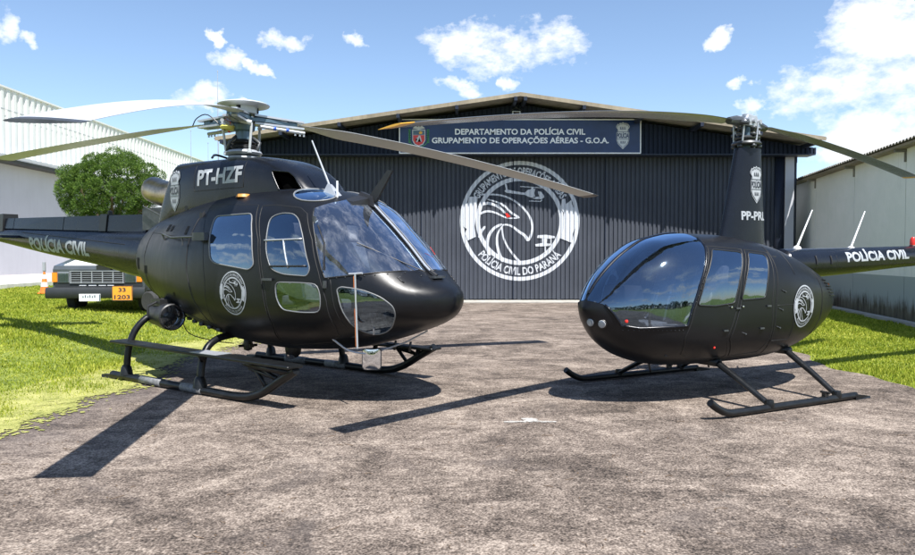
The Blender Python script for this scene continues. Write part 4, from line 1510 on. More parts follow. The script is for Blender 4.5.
for sgn in (-1, 1):
    g = A.build('windshield', parts['wind', sgn], M['wglass'], AH)
    A.rim('gasket', [(x, z) for x, z in wind[:7]], sgn, .008, M['trim'], g, .002, closed=False)
    df = parts['df', sgn]
    gw = A.carve(win_front, lambda c: True, src=df); gl = A.carve(win_low, lambda c: True, src=df)
    d = A.build('door', df, M['black'], AH, .004)
    A.rim('door_seal', door_front, sgn, .007, M['seam'], d, .001)
    gg = A.build('window', gw, M['glass'], d, .002)
    A.rim('window_frame', win_front, sgn, .0062, M['rim'] if sgn < 0 else M['trim'], d, .006)
    A.build('window', gl, M['glass'], d, .002)
    A.rim('window_frame', win_low, sgn, .0062, M['rim'] if sgn < 0 else M['trim'], d, .006)
    # sliding vent bars of the front window
    A.rim('vent_frame', [(1.45, 1.66), (1.95, 1.67)], sgn, .009, M['alu'], d, .008, closed=False)
    A.rim('vent_frame', [(1.72, 1.66), (1.83, 1.38)], sgn, .009, M['alu'], d, .008, closed=False)
    A.rim('vent_frame', [(1.57, 1.395), (2.05, 1.40)], sgn, .011, M['trim'], d, .008, closed=False)
    P = A.side(1.50, 1.26, sgn, .02)
    one('handle', lambda b: (box(b, P.x - .01, P.x + .12, P.y - .012, P.y + .012, P.z - .012, P.z + .012)), M['dgrey'], d)
    dr = parts['dr', sgn]
    gw = A.carve(win_rear, lambda c: True, src=dr)
    d2 = A.build('door', dr, M['black'], AH, .004)
    A.rim('door_seal', door_rear, sgn, .006, M['seam'], d2, .001)
    A.build('window', gw, M['glass'], d2, .004)
    A.rim('window_frame', win_rear, sgn, .0075, M['rim'] if sgn < 0 else M['trim'], d2, .008)
    # emblem on the sliding door
    bm = emblem_bm(True)
    for v in bm.verts:
        v.co = Vector((v.co.x * .225, v.co.y * .235, v.co.z))
    grid_step(bm, .06)
    mapped('painted_emblem', bm, lambda u, v, s=sgn: A.side(1.0 - s * u, 1.105 + v, s, .007 + ZL[0]), M['decal'], d2)
    cw = A.build('chin_window', parts['chin', sgn], M['glass'], AH, .002)
    A.rim('window_frame', chin, sgn, .007, M['rim'] if sgn < 0 else M['trim'], cw, .004)
    sw = A.build('roof_window', parts['sky', sgn], M['bubble'], AH, .002)
    A.rim('window_frame', skyl if sgn < 0 else skyr, sgn, .009, M['rim'], sw, .004, plan=True)
    for (x, z) in ((2.0, 1.86), (2.27, 1.22)):                     # door hinges
        P = A.side(x, z, sgn, .012)
        one('hinge', lambda b: (box(b, P.x - .015, P.x + .015, P.y - .012, P.y + .012, P.z - .035, P.z + .035)), M['dgrey'], d)
    # panel lines on the rear hull
    A.rim('panel_seam', [(.10, 2.02), (.07, 1.68), (.09, 1.34), (.22, 1.0), (.42, .66)], sgn, .006, M['seam'], AH, .0, closed=False)
    A.rim('panel_seam', [(-1.15, 1.88), (-1.22, 1.5), (-1.12, 1.12), (-1.0, .86)], sgn, .005, M['seam'], AH, .0, closed=False)
    A.rim('panel_seam', [(.07, 1.70), (-.6, 1.76), (-1.2, 1.80)], sgn, .004, M['seam'], AH, .0, closed=False)
    A.rim('panel_seam', [(.45, .72), (-.2, .82), (-.9, 1.0)], sgn, .004, M['seam'], AH, .0, closed=False)
    A.rim('nose_seam', [(2.32, 1.27), (2.36, 1.0), (2.40, .80), (2.44, .66)], sgn, .005, M['seam'], AH, .0, closed=False)
    # small fittings of the rear hull: step holes, vents, filler caps
    def patch(x0, x1, z0, z1, mt, off=.004, name='vent', s=sgn):
        bm = NB()
        n, m = 4, 4
        g = [[bm.verts.new(A.side(x0 + (x1 - x0) * i / n, z0 + (z1 - z0) * j / m, s, off)) for j in range(m + 1)] for i in range(n + 1)]
        for i in range(n):
            for j in range(m):
                bm.faces.new((g[i][j], g[i + 1][j], g[i + 1][j + 1], g[i][j + 1]))
        bmesh.ops.solidify(bm, geom=bm.faces[:], thickness=-.006)
        bmesh.ops.recalc_face_normals(bm, faces=bm.faces[:])
        return obj(name, bm, mt, AH)
    patch(-1.20, -1.11, 1.28, 1.38, M['seam'])
    patch(-1.52, -1.42, 1.33, 1.48, M['seam'])
    patch(-.70, -.62, 1.80, 1.89, M['seam']); patch(-.56, -.49, 1.80, 1.87, M['seam'])
    patch(-.28, -.24, 1.03, 1.07, M['seam']); patch(-1.25, -1.2, 1.02, 1.10, M['seam'])
    patch(-.1, -.04, 1.75, 1.85, M['seam'], name='filler_cap')
    # roof rail / grab handle along the rear hull
    P = [A.side(x, 1.70 + .05 * (x < -.3), sgn, .055) for x in (-.62, -.3, .0, .25, .42)]
    one('grab_rail', lambda b: (tube(b, P, .012, 8), box(b, P[-1].x - .12, P[-1].x + .10, P[-1].y - .03, P[-1].y + .03, P[-1].z - .045, P[-1].z + .045), tube(b, [P[0], A.side(-.62, 1.70, sgn, 0)], .012), tube(b, [P[2], P[2] + Vector((0, 0, -.10))], .008)), M['dgrey'], AH)
    # hinge row under the cargo door
    def under(b, s=sgn):
        for k in range(6):
            p = A.side(-.55 + k * .2, .77 - k * .02, s, .012)
            box(b, p.x - .025, p.x + .025, p.y - .02, p.y + .02, p.z - .02, p.z + .02)
    one('cargo_latch', under, M['dgrey'], AH)

# centre post with the cable deflector strip
P = [A.top(x, 0, .010) for x in np.linspace(2.0, 3.0, 16)]
one('centre_post', lambda b: tube(b, P, .028, 8), M['trim'], AH)
one('deflector_strip', lambda b: (tube(b, [p + Vector((0, -.02, .022)) for p in P[1:-1]], .011, 6), tube(b, [p + Vector((0, .022, .02)) for p in P[1:-1]], .007, 6)), M['alu'], AH)
one('deflector_foot', lambda b: box(b, 2.93, 3.05, -.09, .09, A.top(2.99, 0).z - .01, A.top(2.99, 0).z + .012), M['dgrey'], AH)
def cutter(b):
    hull_box(b, [(1.97, -.07, 2.12), (2.2, -.05, 2.02), (2.2, .05, 2.02), (1.97, .07, 2.12), (1.99, -.03, 2.20), (2.16, -.02, 2.14), (2.16, .02, 2.14), (1.99, .03, 2.20)])
    hull_box(b, [(2.08, -.018, 2.12), (2.2, -.018, 2.08), (2.2, .018, 2.08), (2.08, .018, 2.12), (2.36, -.01, 2.41), (2.43, -.01, 2.40), (2.43, .01, 2.40), (2.36, .01, 2.41)])
    hull_box(b, [(2.0, -.30, 2.02), (2.13, -.30, 1.98), (2.14, -.06, 2.04), (2.0, -.06, 2.10), (2.0, -.28, 2.10), (2.12, -.28, 2.07), (2.14, -.06, 2.12), (2.0, -.06, 2.16)])
one('wire_cutter', cutter, M['trim'], AH)
one('wiper', lambda b: (tube(b, [A.top(2.93, -.12, .03), A.side(2.45, 1.62, -1, .02)], .006, 6), tube(b, [A.side(2.25, 1.36, -1, .016), A.side(2.20, 1.62, -1, .018), A.side(2.07, 1.80, -1, .016)], .008, 6)), M['trim'], AH)
one('slip_string', lambda b: tube(b, [A.side(2.70, 1.50, 1, .02), A.side(2.66, 1.56, 1, .05)], .004, 5), M['red'], AH)
one('windshield_trim_plate', lambda b: [lathe(b, [(.0, 0), (.008, 0), (.006, .006), (.0, .007)], A.side(x, 1.275 + (x - 2.3) * .10, -1, .001), 8) for x in np.linspace(2.3, 2.95, 9)], M['dgrey'], AH)

# engine cowling with side air intakes
C_ST = [(1.56, 2.22, 1.9, .26, 2.05, 2.6, 2), (1.46, 2.30, 1.9, .335, 2.08, 3, 2), (1.30, 2.44, 1.85, .385, 2.1, 3.6, 2), (1.1, 2.55, 1.8, .41, 2.12, 4, 2), (.85, 2.63, 1.75, .42, 2.15, 4.4, 2), (.5, 2.675, 1.7, .425, 2.15, 4.6, 2), (-.4, 2.70, 1.7, .415, 2.15, 4.6, 2), (-.98, 2.71, 1.7, .37, 2.15, 4.4, 2), (-1.06, 2.66, 1.65, .36, 2.1, 4.4, 2), (-1.25, 2.32, 1.6, .34, 2.0, 4, 2), (-1.46, 1.92, 1.55, .30, 1.75, 3, 2)]
CW = Loft(C_ST, .04, 64)
intake = rounded([(.97, 2.465), (1.20, 2.44), (1.29, 2.38), (1.42, 2.225), (1.12, 2.225)], .025)
ip = {s: CW.carve(intake, SIDE[s]) for s in (-1, 1)}
cwl = CW.build('engine_cowling', CW.bm, M['black2'], AH)
for s in (-1, 1):
    # duct mouth painted black for its inner shade, set 6 cm into the cowling
    bmd = ip[s]
    for v in bmd.verts: v.co -= CW.normal_at(v.co) * .09
    it = obj('air_intake', bmd, M['void'], cwl, smooth=True)
    CW.rim('intake_lip', intake, s, .012, M['black2'], it, -.004)
    CW.rim('panel_seam', [(.52, 2.60), (.52, 2.30)], s, .004, M['seam'], cwl, .0, closed=False)
    CW.rim('panel_seam', [(-.44, 2.62), (-.44, 2.30), (.52, 2.30)], s, .004, M['seam'], cwl, .0, closed=False)
    bm = text('PT-HZF', 0, .86, 0, .205, .02)
    grid_step(bm, .08)
    mapped('registration', bm, lambda u, v, s=s: CW.side((-.37 + u) if s < 0 else (.49 - u), 2.36 + v, s, .006), M['decal'], cwl)
    shield(.27, lambda u, v, off, s=s: CW.side(-.90 - s * u * .95, 2.335 + v, s, .006 + off), cwl, M['decal'], M['decald'])
    for (x, z, r) in ((-.62, 2.10, .035), (-1.28, 1.93, .03)):
        P = CW.side(x, z, s, .0)
        one('port', lambda b: lathe(b, [(0, -.004), (r, -.004), (r, .006), (0, .007)], P, 14, 'y'), M['seam'], cwl)
one('beacon_plate', lambda b: lathe(b, [(.0, -.02), (.09, -.02), (.07, .015), (.0, .02)], (.62, -.5, A.top(.62, -.5).z + .005), 14), plain('orange sealant', (.55, .25, .05), .5), AH)
# exhaust
bm = NB()
tube(bm, catmull([(-1.1, 0, 2.28), (-1.4, 0, 2.32), (-1.7, 0, 2.36), (-2.0, 0, 2.44)], 5), [.13, .14, .15, .155, .16, .165, .17, .175, .18, .18, .18, .18, .18, .18, .178, .175], 26, cap=False)
ex = obj('exhaust_pipe', bm, M['exhaust'], AH, smooth=True)
bmesh_mod = ex.modifiers.new('wall', 'SOLIDIFY'); bmesh_mod.thickness = .01
one('engine_support', lambda b: (tube(b, [(-1.35, -.22, 2.0), (-1.9, -.2, 2.18)], .012), tube(b, [(-1.35, .22, 2.0), (-1.9, .2, 2.18)], .012), box(b, -2.0, -1.4, -.16, .16, 1.86, 2.16)), M['dgrey'], AH)

# tail boom, drive shaft cover, fins, tail rotor
B_ST = [(-7.9, 2.06, 1.88, .09, 1.97, 2, 2), (-6.8, 2.02, 1.76, .135, 1.89, 2.1, 2.1), (-5, 1.955, 1.535, .195, 1.75, 2.1, 2.1), (-3.2, 1.89, 1.335, .265, 1.61, 2.1, 2.1), (-2.2, 1.865, 1.19, .33, 1.53, 2.1, 2.1), (-1.7, 1.86, 1.14, .36, 1.5, 2.1, 2.1)]
BM_ = Loft(B_ST, .12, 48)
boom = BM_.build('tail_boom', BM_.bm, M['black2'], AH)
def cover(b):
    for (x0, x1) in ((-7.4, -6.02), (-6.0, -4.32), (-4.30, -3.22), (-3.02, -2.0)):
        zc = lambda x: 2.085 - (x + 2.1) * .0165
        zb = lambda x: 1.84 - (x + 2.2) * .034
        for (w0, w1, t0, t1) in ((.115, .085, 0, 1),):
            hull_box(b, [(x0, -w0, zb(x0)), (x1, -w0, zb(x1)), (x1, w0, zb(x1)), (x0, w0, zb(x0)), (x0, -w1, zc(x0)), (x1, -w1, zc(x1)), (x1, w1, zc(x1)), (x0, w1, zc(x0))])
    bevel(b, .03, 3)
sc_ = one('shaft_cover', cover, M['black2'], boom)
one('cover_strap', lambda b: (hull_box(b, [(-3.215, -.13, 1.87), (-3.025, -.13, 1.865), (-3.025, .13, 1.865), (-3.215, .13, 1.87), (-3.215, -.10, 2.125), (-3.025, -.10, 2.12), (-3.025, .10, 2.12), (-3.215, .10, 2.125)]), lathe(b, [(0, 0), (.035, 0), (.035, .05), (0, .06)], (-3.12, 0, 2.12), 10)), M['trim'], sc_)
one('cover_strap', lambda b: hull_box(b, [(-6.5, -.14, 1.93), (-6.36, -.14, 1.93), (-6.36, .14, 1.93), (-6.5, .14, 1.93), (-6.5, -.12, 2.235), (-6.36, -.12, 2.235), (-6.36, .12, 2.235), (-6.5, .12, 2.235)]), M['trim'], sc_)
for s in (-1, 1):
    bm = text('POLÍCIA CIVIL', 0, 2.02, 0, .22, .02)
    grid_step(bm, .07)
    def bf(u, v, s=s):
        x = (-5.28 + u) if s < 0 else (-3.26 - u)
        zc = 1.66 + (-4.27 - x) * .055
        return BM_.side(x, zc - .11 + v, s, .005)
    mapped('lettering', bm, bf, M['decal'], boom)
    BM_.rim('stripe', [(-5.6, 1.895), (-2.2, 1.66)], s, .006, M['seam'], boom, .0, closed=False)
one('skid_plate', lambda b: (box(b, -3.5, -3.1, -.02, .02, 1.29, 1.36)), M['trim'], boom)
def stab(b):
    for s in (-1, 1):
        hull_box(b, [(-6.10, s * .12, 1.80), (-5.62, s * .12, 1.80), (-5.66, s * 1.28, 1.80), (-6.06, s * 1.28, 1.80), (-6.10, s * .12, 1.825), (-5.66, s * .12, 1.845), (-5.70, s * 1.28, 1.845), (-6.06, s * 1.28, 1.825)])
one('stabiliser', stab, M['black2'], boom)
def fin(b):
    hull_box(b, [(-7.95, -.02, 1.9), (-7.25, -.03, 1.95), (-7.25, .03, 1.95), (-7.95, .02, 1.9), (-8.45, -.012, 3.15), (-8.05, -.02, 3.15), (-8.05, .02, 3.15), (-8.45, .012, 3.15)])
    hull_box(b, [(-8.15, -.012, 1.15), (-7.85, -.02, 1.15), (-7.85, .02, 1.15), (-8.15, .012, 1.15), (-7.9, -.02, 1.93), (-7.2, -.03, 1.9), (-7.2, .03, 1.9), (-7.9, .02, 1.93)])
one('tail_fin', fin, M['black2'], boom)
tr = one('tail_rotor', lambda b: (cyl(b, (-7.75, .05, 2.0), (-7.75, .30, 2.0), .05), lathe(b, [(0, .22), (.09, .23), (.09, .30), (0, .33)], (-7.75, 0, 2.0), 14, 'y')), M['alu'], boom)
for k in (0, 1):
    one('tail_blade', lambda b: hull_box(b, [(-7.84, .255, 2.0), (-7.66, .255, 2.0), (-7.66, .275, 2.0), (-7.84, .275, 2.0), (-7.84, .26, 2.0 + .93 * (1 - 2 * k)), (-7.66, .26, 2.0 + .93 * (1 - 2 * k)), (-7.66, .27, 2.0 + .93 * (1 - 2 * k)), (-7.84, .27, 2.0 + .93 * (1 - 2 * k))]), M['bladew'], boom)

# landing skids
for s in (-1, 1):
    k = one('skid', lambda b: tube(b, catmull([(-1.13, s * 1.1, .055), (-.83, s * 1.1, .052), (.6, s * 1.1, .048), (1.30, s * 1.1, .05), (1.62, s * 1.1, .12), (1.9, s * 1.1, .27), (2.14, s * 1.1, .40)], 5), .046, 12), M['steel'], AH)
    one('wear_tape', lambda b: (tube(b, [(-.50, s * 1.1, .0525), (-.08, s * 1.1, .0515)], .0485, 12), tube(b, [(.30, s * 1.1, .05), (.68, s * 1.1, .049)], .0485, 12)), M['tape'], k)
    one('heel_plate', lambda b: hull_box(b, [(-1.32, s * 1.06, .0), (-1.0, s * 1.06, .0), (-1.0, s * 1.14, .0), (-1.32, s * 1.14, .0), (-1.34, s * 1.07, .04), (-1.0, s * 1.06, .06), (-1.0, s * 1.14, .06), (-1.34, s * 1.13, .04)]), M['steel'], k)
    xb0 = -.99 if s < 0 else .95
    zb = lambda x: .462 - (x + 1) * .014 if s < 0 else .36
    def board(b):
        hull_box(b, [(xb0, s * 1.0, zb(xb0)), (2.16, s * 1.02, zb(2.1)), (2.16, s * 1.22, zb(2.1)), (xb0, s * 1.22, zb(xb0)), (xb0, s * 1.0, zb(xb0) + .03), (2.16, s * 1.02, zb(2.1) + .03), (2.16, s * 1.22, zb(2.1) + .03), (xb0, s * 1.22, zb(xb0) + .03)])
        bmesh.ops.recalc_face_normals(b, faces=b.faces[:]); bevel(b, .008, 1)
    st = one('step_board', board, M['steel'], AH)
    def br(b):
        for x in ((-.83, .62, 1.9) if s < 0 else (1.2, 1.9)):
            tube(b, [(x, s * 1.1, zb(x)), (x, s * 1.06, zb(x) - .08)], .03, 8)
        y = s * 1.1
        for p, q in (((1.45, .36), (1.95, .28)), ((1.62, .38), (1.9, .27)), ((1.75, .2), (2.12, .38)), ((1.5, .40), (1.72, .17))):
            tube(b, [(p[0], y, p[1]), (q[0], y, q[1])], .022, 6)
        hull_box(b, [(1.38, y - .06, .405), (2.1, y - .06, .385), (2.1, y + .06, .385), (1.38, y + .06, .405), (1.52, y - .05, .37), (2.0, y - .05, .35), (2.0, y + .05, .35), (1.52, y + .05, .37)])
    one('step_bracket', br, M['steel'], st)
    if s < 0:
        one('grip_strip', lambda b: box(b, .60, 1.05, -1.215, -1.01, zb(.8) + .031, zb(.8) + .036), M['alu'], st)
one('front_cross_tube', lambda b: (tube(b, catmull([(.62, -1.1, .06), (.60, -1.06, .32), (.56, -.93, .52), (.52, -.62, .60), (.5, 0, .59), (.52, .62, .60), (.56, .93, .52), (.60, 1.06, .32), (.62, 1.1, .06)], 6), .040, 12), [lathe(b, [(.06, 0), (.075, .0), (.06, .09), (.042, .12)], (.62, s * 1.1, .075), 12) for s in (-1, 1)]), M['steel'], AH)
one('rear_cross_tube', lambda b: (tube(b, catmull([(-.83, -1.1, .06), (-.83, -1.07, .38), (-.81, -.98, .62), (-.77, -.80, .78), (-.74, -.5, .86), (-.74, 0, .87), (-.74, .5, .86), (-.77, .80, .78), (-.81, .98, .62), (-.83, 1.07, .38), (-.83, 1.1, .06)], 6), .040, 12), [lathe(b, [(.06, 0), (.075, .0), (.06, .09), (.042, .12)], (-.83, s * 1.1, .075), 12) for s in (-1, 1)]), M['steel'], AH)

# belly equipment
SL = bpy.data.objects.new('searchlight', None); col.objects.link(SL); SL.parent = AH
SL.location = (-.50, -.78, .775)
SL.rotation_euler = (0, 0, R(-12))
one('housing', lambda b: (lathe(b, [(0, -.40), (.09, -.39), (.125, -.30), (.135, -.05), (.155, .02), (.16, .20), (.145, .21), (.14, .09), (0, .07)], (0, 0, 0), 26, 'x')), M['trim'], SL)
one('reflector', lambda b: (lathe(b, [(.135, .10), (.10, .085), (0, .075)], (0, 0, 0), 26, 'x')), M['chrome'], SL)
one('lamp', lambda b: (lathe(b, [(0, .08), (.045, .09), (.05, .16), (0, .17)], (0, 0, 0), 14, 'x'), tube(b, [(.17, -.13, 0), (.17, .13, 0)], .008, 6), tube(b, [(.165, 0, -.13), (.165, 0, .13)], .008, 6)), M['dgrey'], SL)
one('lens', lambda b: (lathe(b, [(.142, .185), (.142, .19), (0, .195), (0, .19)], (0, 0, 0), 26, 'x')), M['lens'], SL)
one('yoke', lambda b: (tube(b, [(-.12, -.17, 0), (-.12, -.17, .12), (-.12, 0, .20), (-.12, .17, .12), (-.12, .17, 0)], .016, 8), box(b, -.3, .0, -.07, .07, .12, .2), tube(b, [(-.12, 0, .18), (-.1, .22, .22)], .03, 8), tube(b, catmull([(-.35, .02, .05), (-.42, .08, .16), (-.3, .18, .2)], 4), .012, 6)), M['trim'], SL)
one('belly_camera', lambda b: (lathe(b, [(0, -.09), (.05, -.07), (.06, 0), (.05, .05), (.02, .06), (.02, .14)], (.17, -.1, .42), 14), box(b, .10, .25, -.13, -.07, .38, .42), tube(b, [(.12, -.2, .40), (.22, .0, .40)], .018, 6)), M['trim'], AH)
dm = one('sensor_dome', lambda b: (lathe(b, [(0, -.10), (.05, -.09), (.085, -.05), (.095, .0), (.095, .09)], (.93, -.05, .40), 20)), M['trim'], AH)
one('dome_glass', lambda b: (lathe(b, [(.0, -.11), (.05, -.10), (.062, -.05), (.0, -.04)], (.93, -.09, .40), 16)), M['mirror'], dm)
one('belly_cable', lambda b: tube(b, catmull([A.side(-.55, .80, -1, .02), (-.1, -.75, .60), (.3, -.72, .53), (.55, -.6, .5)], 5), .006, 5), M['trim'], AH)
# cargo mirror on its stays
def mirror_(b, w_, h_, x0, x1, bul=0.0):
    pts = rounded([(-w_, -h_), (w_, -h_), (w_, h_), (.02, h_ * .93), (-.02, h_ * .93), (-w_, h_)], .045, 4)
    ca, sa = math.cos(R(-52)), math.sin(R(-52))
    P3 = lambda x, y, z: (2.43 + x * ca - y * sa, -.34 + x * sa + y * ca, .445 + z)
    lo = [b.verts.new(P3(x0, y, z)) for y, z in pts]; hi = [b.verts.new(P3(x1, y, z)) for y, z in pts]
    c0 = b.verts.new(P3(x0, 0, 0)); c1 = b.verts.new(P3(x1 + bul, 0, 0))
    n = len(pts)
    for i in range(n):
        k = (i + 1) % n
        b.faces.new((lo[i], lo[k], hi[k], hi[i])); b.faces.new((lo[i], lo[k], c0)); b.faces.new((hi[i], hi[k], c1))
mr = one('cargo_mirror', lambda b: mirror_(b, .092, .105, .012, .02, .012), M['mirror'], AH, autos=60)
one('mirror_back', lambda b: mirror_(b, .10, .113, -.02, .010), M['dgrey'], mr)
one('mirror_stay', lambda b: (tube(b, catmull([(2.15, -.62, .66), (2.28, -.52, .54), (2.40, -.38, .50), (2.41, -.28, .50)], 3), .010, 6), tube(b, [(2.41, -.28, .50), (2.62, -.02, .60), (2.80, .12, .72)], .009, 6), box(b, 2.405, 2.43, -.36, -.28, .47, .53)), M['alu'], mr)
rod0 = A.side(2.55, 1.315, -1, .03)
one('probe_rod', lambda b: (tube(b, [rod0, (2.57, -.70, .60)], .010, 8), tube(b, [rod0 + Vector((-.08, 0, .0)), rod0 + Vector((.07, .03, .01))], .012, 6)), M['alu'], AH)
one('probe_rod_edge', lambda b: tube(b, [rod0 + Vector((-.014, 0, -.02)), (2.555, -.70, .62)], .006, 6), M['orange'], AH)
# roof aerials
P = A.top(1.80, -.28)
an = one('whip_aerial', lambda b: (tube(b, [P + Vector((-.02, 0, .07)), Vector((1.52, -.29, 2.76))], [.012, .008], 8)), M['alu'], AH)
one('aerial_foot', lambda b: hull_box(b, [(P.x - .09, P.y - .05, P.z - .02), (P.x + .12, P.y - .05, P.z - .04), (P.x + .12, P.y + .05, P.z - .04), (P.x - .09, P.y + .05, P.z - .02), (P.x - .04, P.y - .015, P.z + .10), (P.x + .0, P.y - .015, P.z + .09), (P.x + .0, P.y + .015, P.z + .09), (P.x - .04, P.y + .015, P.z + .10)]), M['alu'], an)
P2 = A.top(1.93, -.32)
one('temperature_probe', lambda b: tube(b, [P2 + Vector((0, 0, -.02)), P2 + Vector((0, 0, .17))], .011, 8), M['white'], AH)
one('belly_aerial', lambda b: [tube(b, [(x, -.1, .62), (x - .02, -.1, .52)], .012, 6) for x in (2.55, 2.75)], M['trim'], AH)

# cabin interior
cab_ = one('cabin_floor', lambda b: (box(b, .15, 2.40, -.55, .55, .68, .72), box(b, .10, .15, -.72, .72, .72, 2.0), box(b, .62, 1.5, -.6, .6, .72, .9)), M['inside'], AH)
def seat_bm(b, x, y, z, wd=.42, hr=True):
    n0 = len(b.verts)
    box(b, x - .02, x + .42, y - wd / 2, y + wd / 2, z, z + .12)
    hull_box(b, [(x - .12, y - wd / 2, z + .1), (x + .02, y - wd / 2, z + .1), (x + .02, y + wd / 2, z + .1), (x - .12, y + wd / 2, z + .1),
                 (x - .24, y - wd / 2 + .03, z + .74), (x - .14, y - wd / 2 + .03, z + .74), (x - .14, y + wd / 2 - .03, z + .74), (x - .24, y + wd / 2 - .03, z + .74)])
    if hr: box(b, x - .25, x - .17, y - .11, y + .11, z + .76, z + .94)
    bmesh.ops.recalc_face_normals(b, faces=b.faces[:])
    bevel(b, .03, 2)
for y in (-.42, .42):
    ss = one('seat', lambda b: seat_bm(b, 1.62, y, .92), M['seat'], AH)
    one('seat_belt', lambda b: [tube(b, [(1.42, y + q * .09, 1.66), (1.60, y + q * .10, 1.18), (1.68, y + q * .15, 1.06)], .018, 5, flat=.3) for q in (-1, 1)], M['seatl'], ss)
for y in (-.52, 0, .52):
    ss = one('seat', lambda b: seat_bm(b, .50, y, .92), M['seat'], AH)
    one('seat_belt', lambda b: [tube(b, [(.30, y + q * .09, 1.66), (.48, y + q * .10, 1.18), (.56, y + q * .15, 1.06)], .018, 5, flat=.3) for q in (-1, 1)], M['seatl'], ss)
def ipanel(b):
    hull_box(b, [(2.42, -.42, 1.02), (2.72, -.36, 1.0), (2.72, .36, 1.0), (2.42, .42, 1.02), (2.50, -.40, 1.36), (2.70, -.30, 1.40), (2.70, .30, 1.40), (2.50, .40, 1.36)])
    hull_box(b, [(2.0, -.1, .72), (2.6, -.1, .72), (2.6, .1, .72), (2.0, .1, .72), (2.1, -.1, .95), (2.6, -.1, 1.1), (2.6, .1, 1.1), (2.1, .1, .95)])
ip_ = one('instrument_panel', ipanel, M['panel'], AH)
one('gauge', lambda b: [lathe(b, [(0, -.012), (.042, -.012), (.042, .004), (0, .004)], (2.475 + .02 * j, -.3 + i * .12, 1.12 + j * .12), 14, 'x') for i in range(6) for j in range(2)], M['gauge'], ip_)
for y in (-.42, .42):
    one('control_stick', lambda b: (tube(b, catmull([(2.05, y, .72), (2.1, y, .95), (2.02, y, 1.12), (2.04, y, 1.26)], 4), .014, 6), lathe(b, [(0, 0), (.024, .01), (.024, .11), (0, .12)], (2.04, y, 1.22), 8)), M['trim'], AH)
    one('pedal', lambda b: [(box(b, 2.60, 2.63, y + q * .1 - .035, y + q * .1 + .035, .84, .94), tube(b, [(2.62, y + q * .1, .72), (2.62, y + q * .1, .88)], .01, 5)) for q in (-1, 1)], M['alu'], AH)
one('cabin_bag', lambda b: (lathe(b, [(0, -.14), (.05, -.13), (.06, 0), (.05, .13), (0, .14)], (2.02, -.66, .98), 12, 'x')), plain('red and white canister', (.55, .10, .06), .4), AH)

# rotor head
RH = bpy.data.objects.new('rotor_head', None); col.objects.link(RH); RH.parent = AH
one('mast', lambda b: lathe(b, [(.13, 2.62), (.12, 2.70), (.08, 2.72), (.08, 2.92), (.105, 2.94), (.10, 3.04), (.13, 3.06), (.14, 3.12), (.10, 3.16), (.09, 3.28)], (0, 0, 0), 20), M['bluep'], RH)
one('swashplate', lambda b: (lathe(b, [(.10, 2.685), (.19, 2.69), (.205, 2.71), (.19, 2.73), (.12, 2.735)], (0, 0, 0), 28), lathe(b, [(.10, 2.745), (.20, 2.75), (.225, 2.775), (.205, 2.80), (.12, 2.825), (.10, 2.825)], (0, 0, 0), 28)), M['alu'], RH)
one('rubber_boot', lambda b: lathe(b, [(.10, 2.82), (.14, 2.83), (.165, 2.86), (.13, 2.88), (.155, 2.90), (.12, 2.925), (.10, 2.95)], (0, 0, 0), 20), M['trim'], RH)
one('scissor_link', lambda b: [tube(b, [(.20 * math.cos(a), .20 * math.sin(a), 2.80), (.20 * math.cos(a + .4), .20 * math.sin(a + .4), 2.90), (.10 * math.cos(a + .2), .10 * math.sin(a + .2), 2.98)], .022, 6) for a in (.2, 2.3, 4.2)], M['dgrey'], RH)
cp = one('vibration_absorber', lambda b: (lathe(b, [(.0, 3.26), (.15, 3.26), (.16, 3.265), (.16, 3.37), (.0, 3.37)], (0, 0, 0), 28), lathe(b, [(.20, 3.345), (.31, 3.36), (.318, 3.372), (.29, 3.388), (.16, 3.42), (.05, 3.44), (.04, 3.455), (.0, 3.46)], (0, 0, 0), 40)), M['bladew'], RH)
one('slot', lambda b: [box(b, .14 * math.cos(a) - .03, .14 * math.cos(a) + .03, .14 * math.sin(a) - .03, .14 * math.sin(a) + .03, 3.28, 3.345) for a in (R(-60), R(-130), R(60), R(150))], M['trim'], cp)
base = -35.5
blades = [(26.0, .76), (-85.6, 1.0), (150.0, .16)]
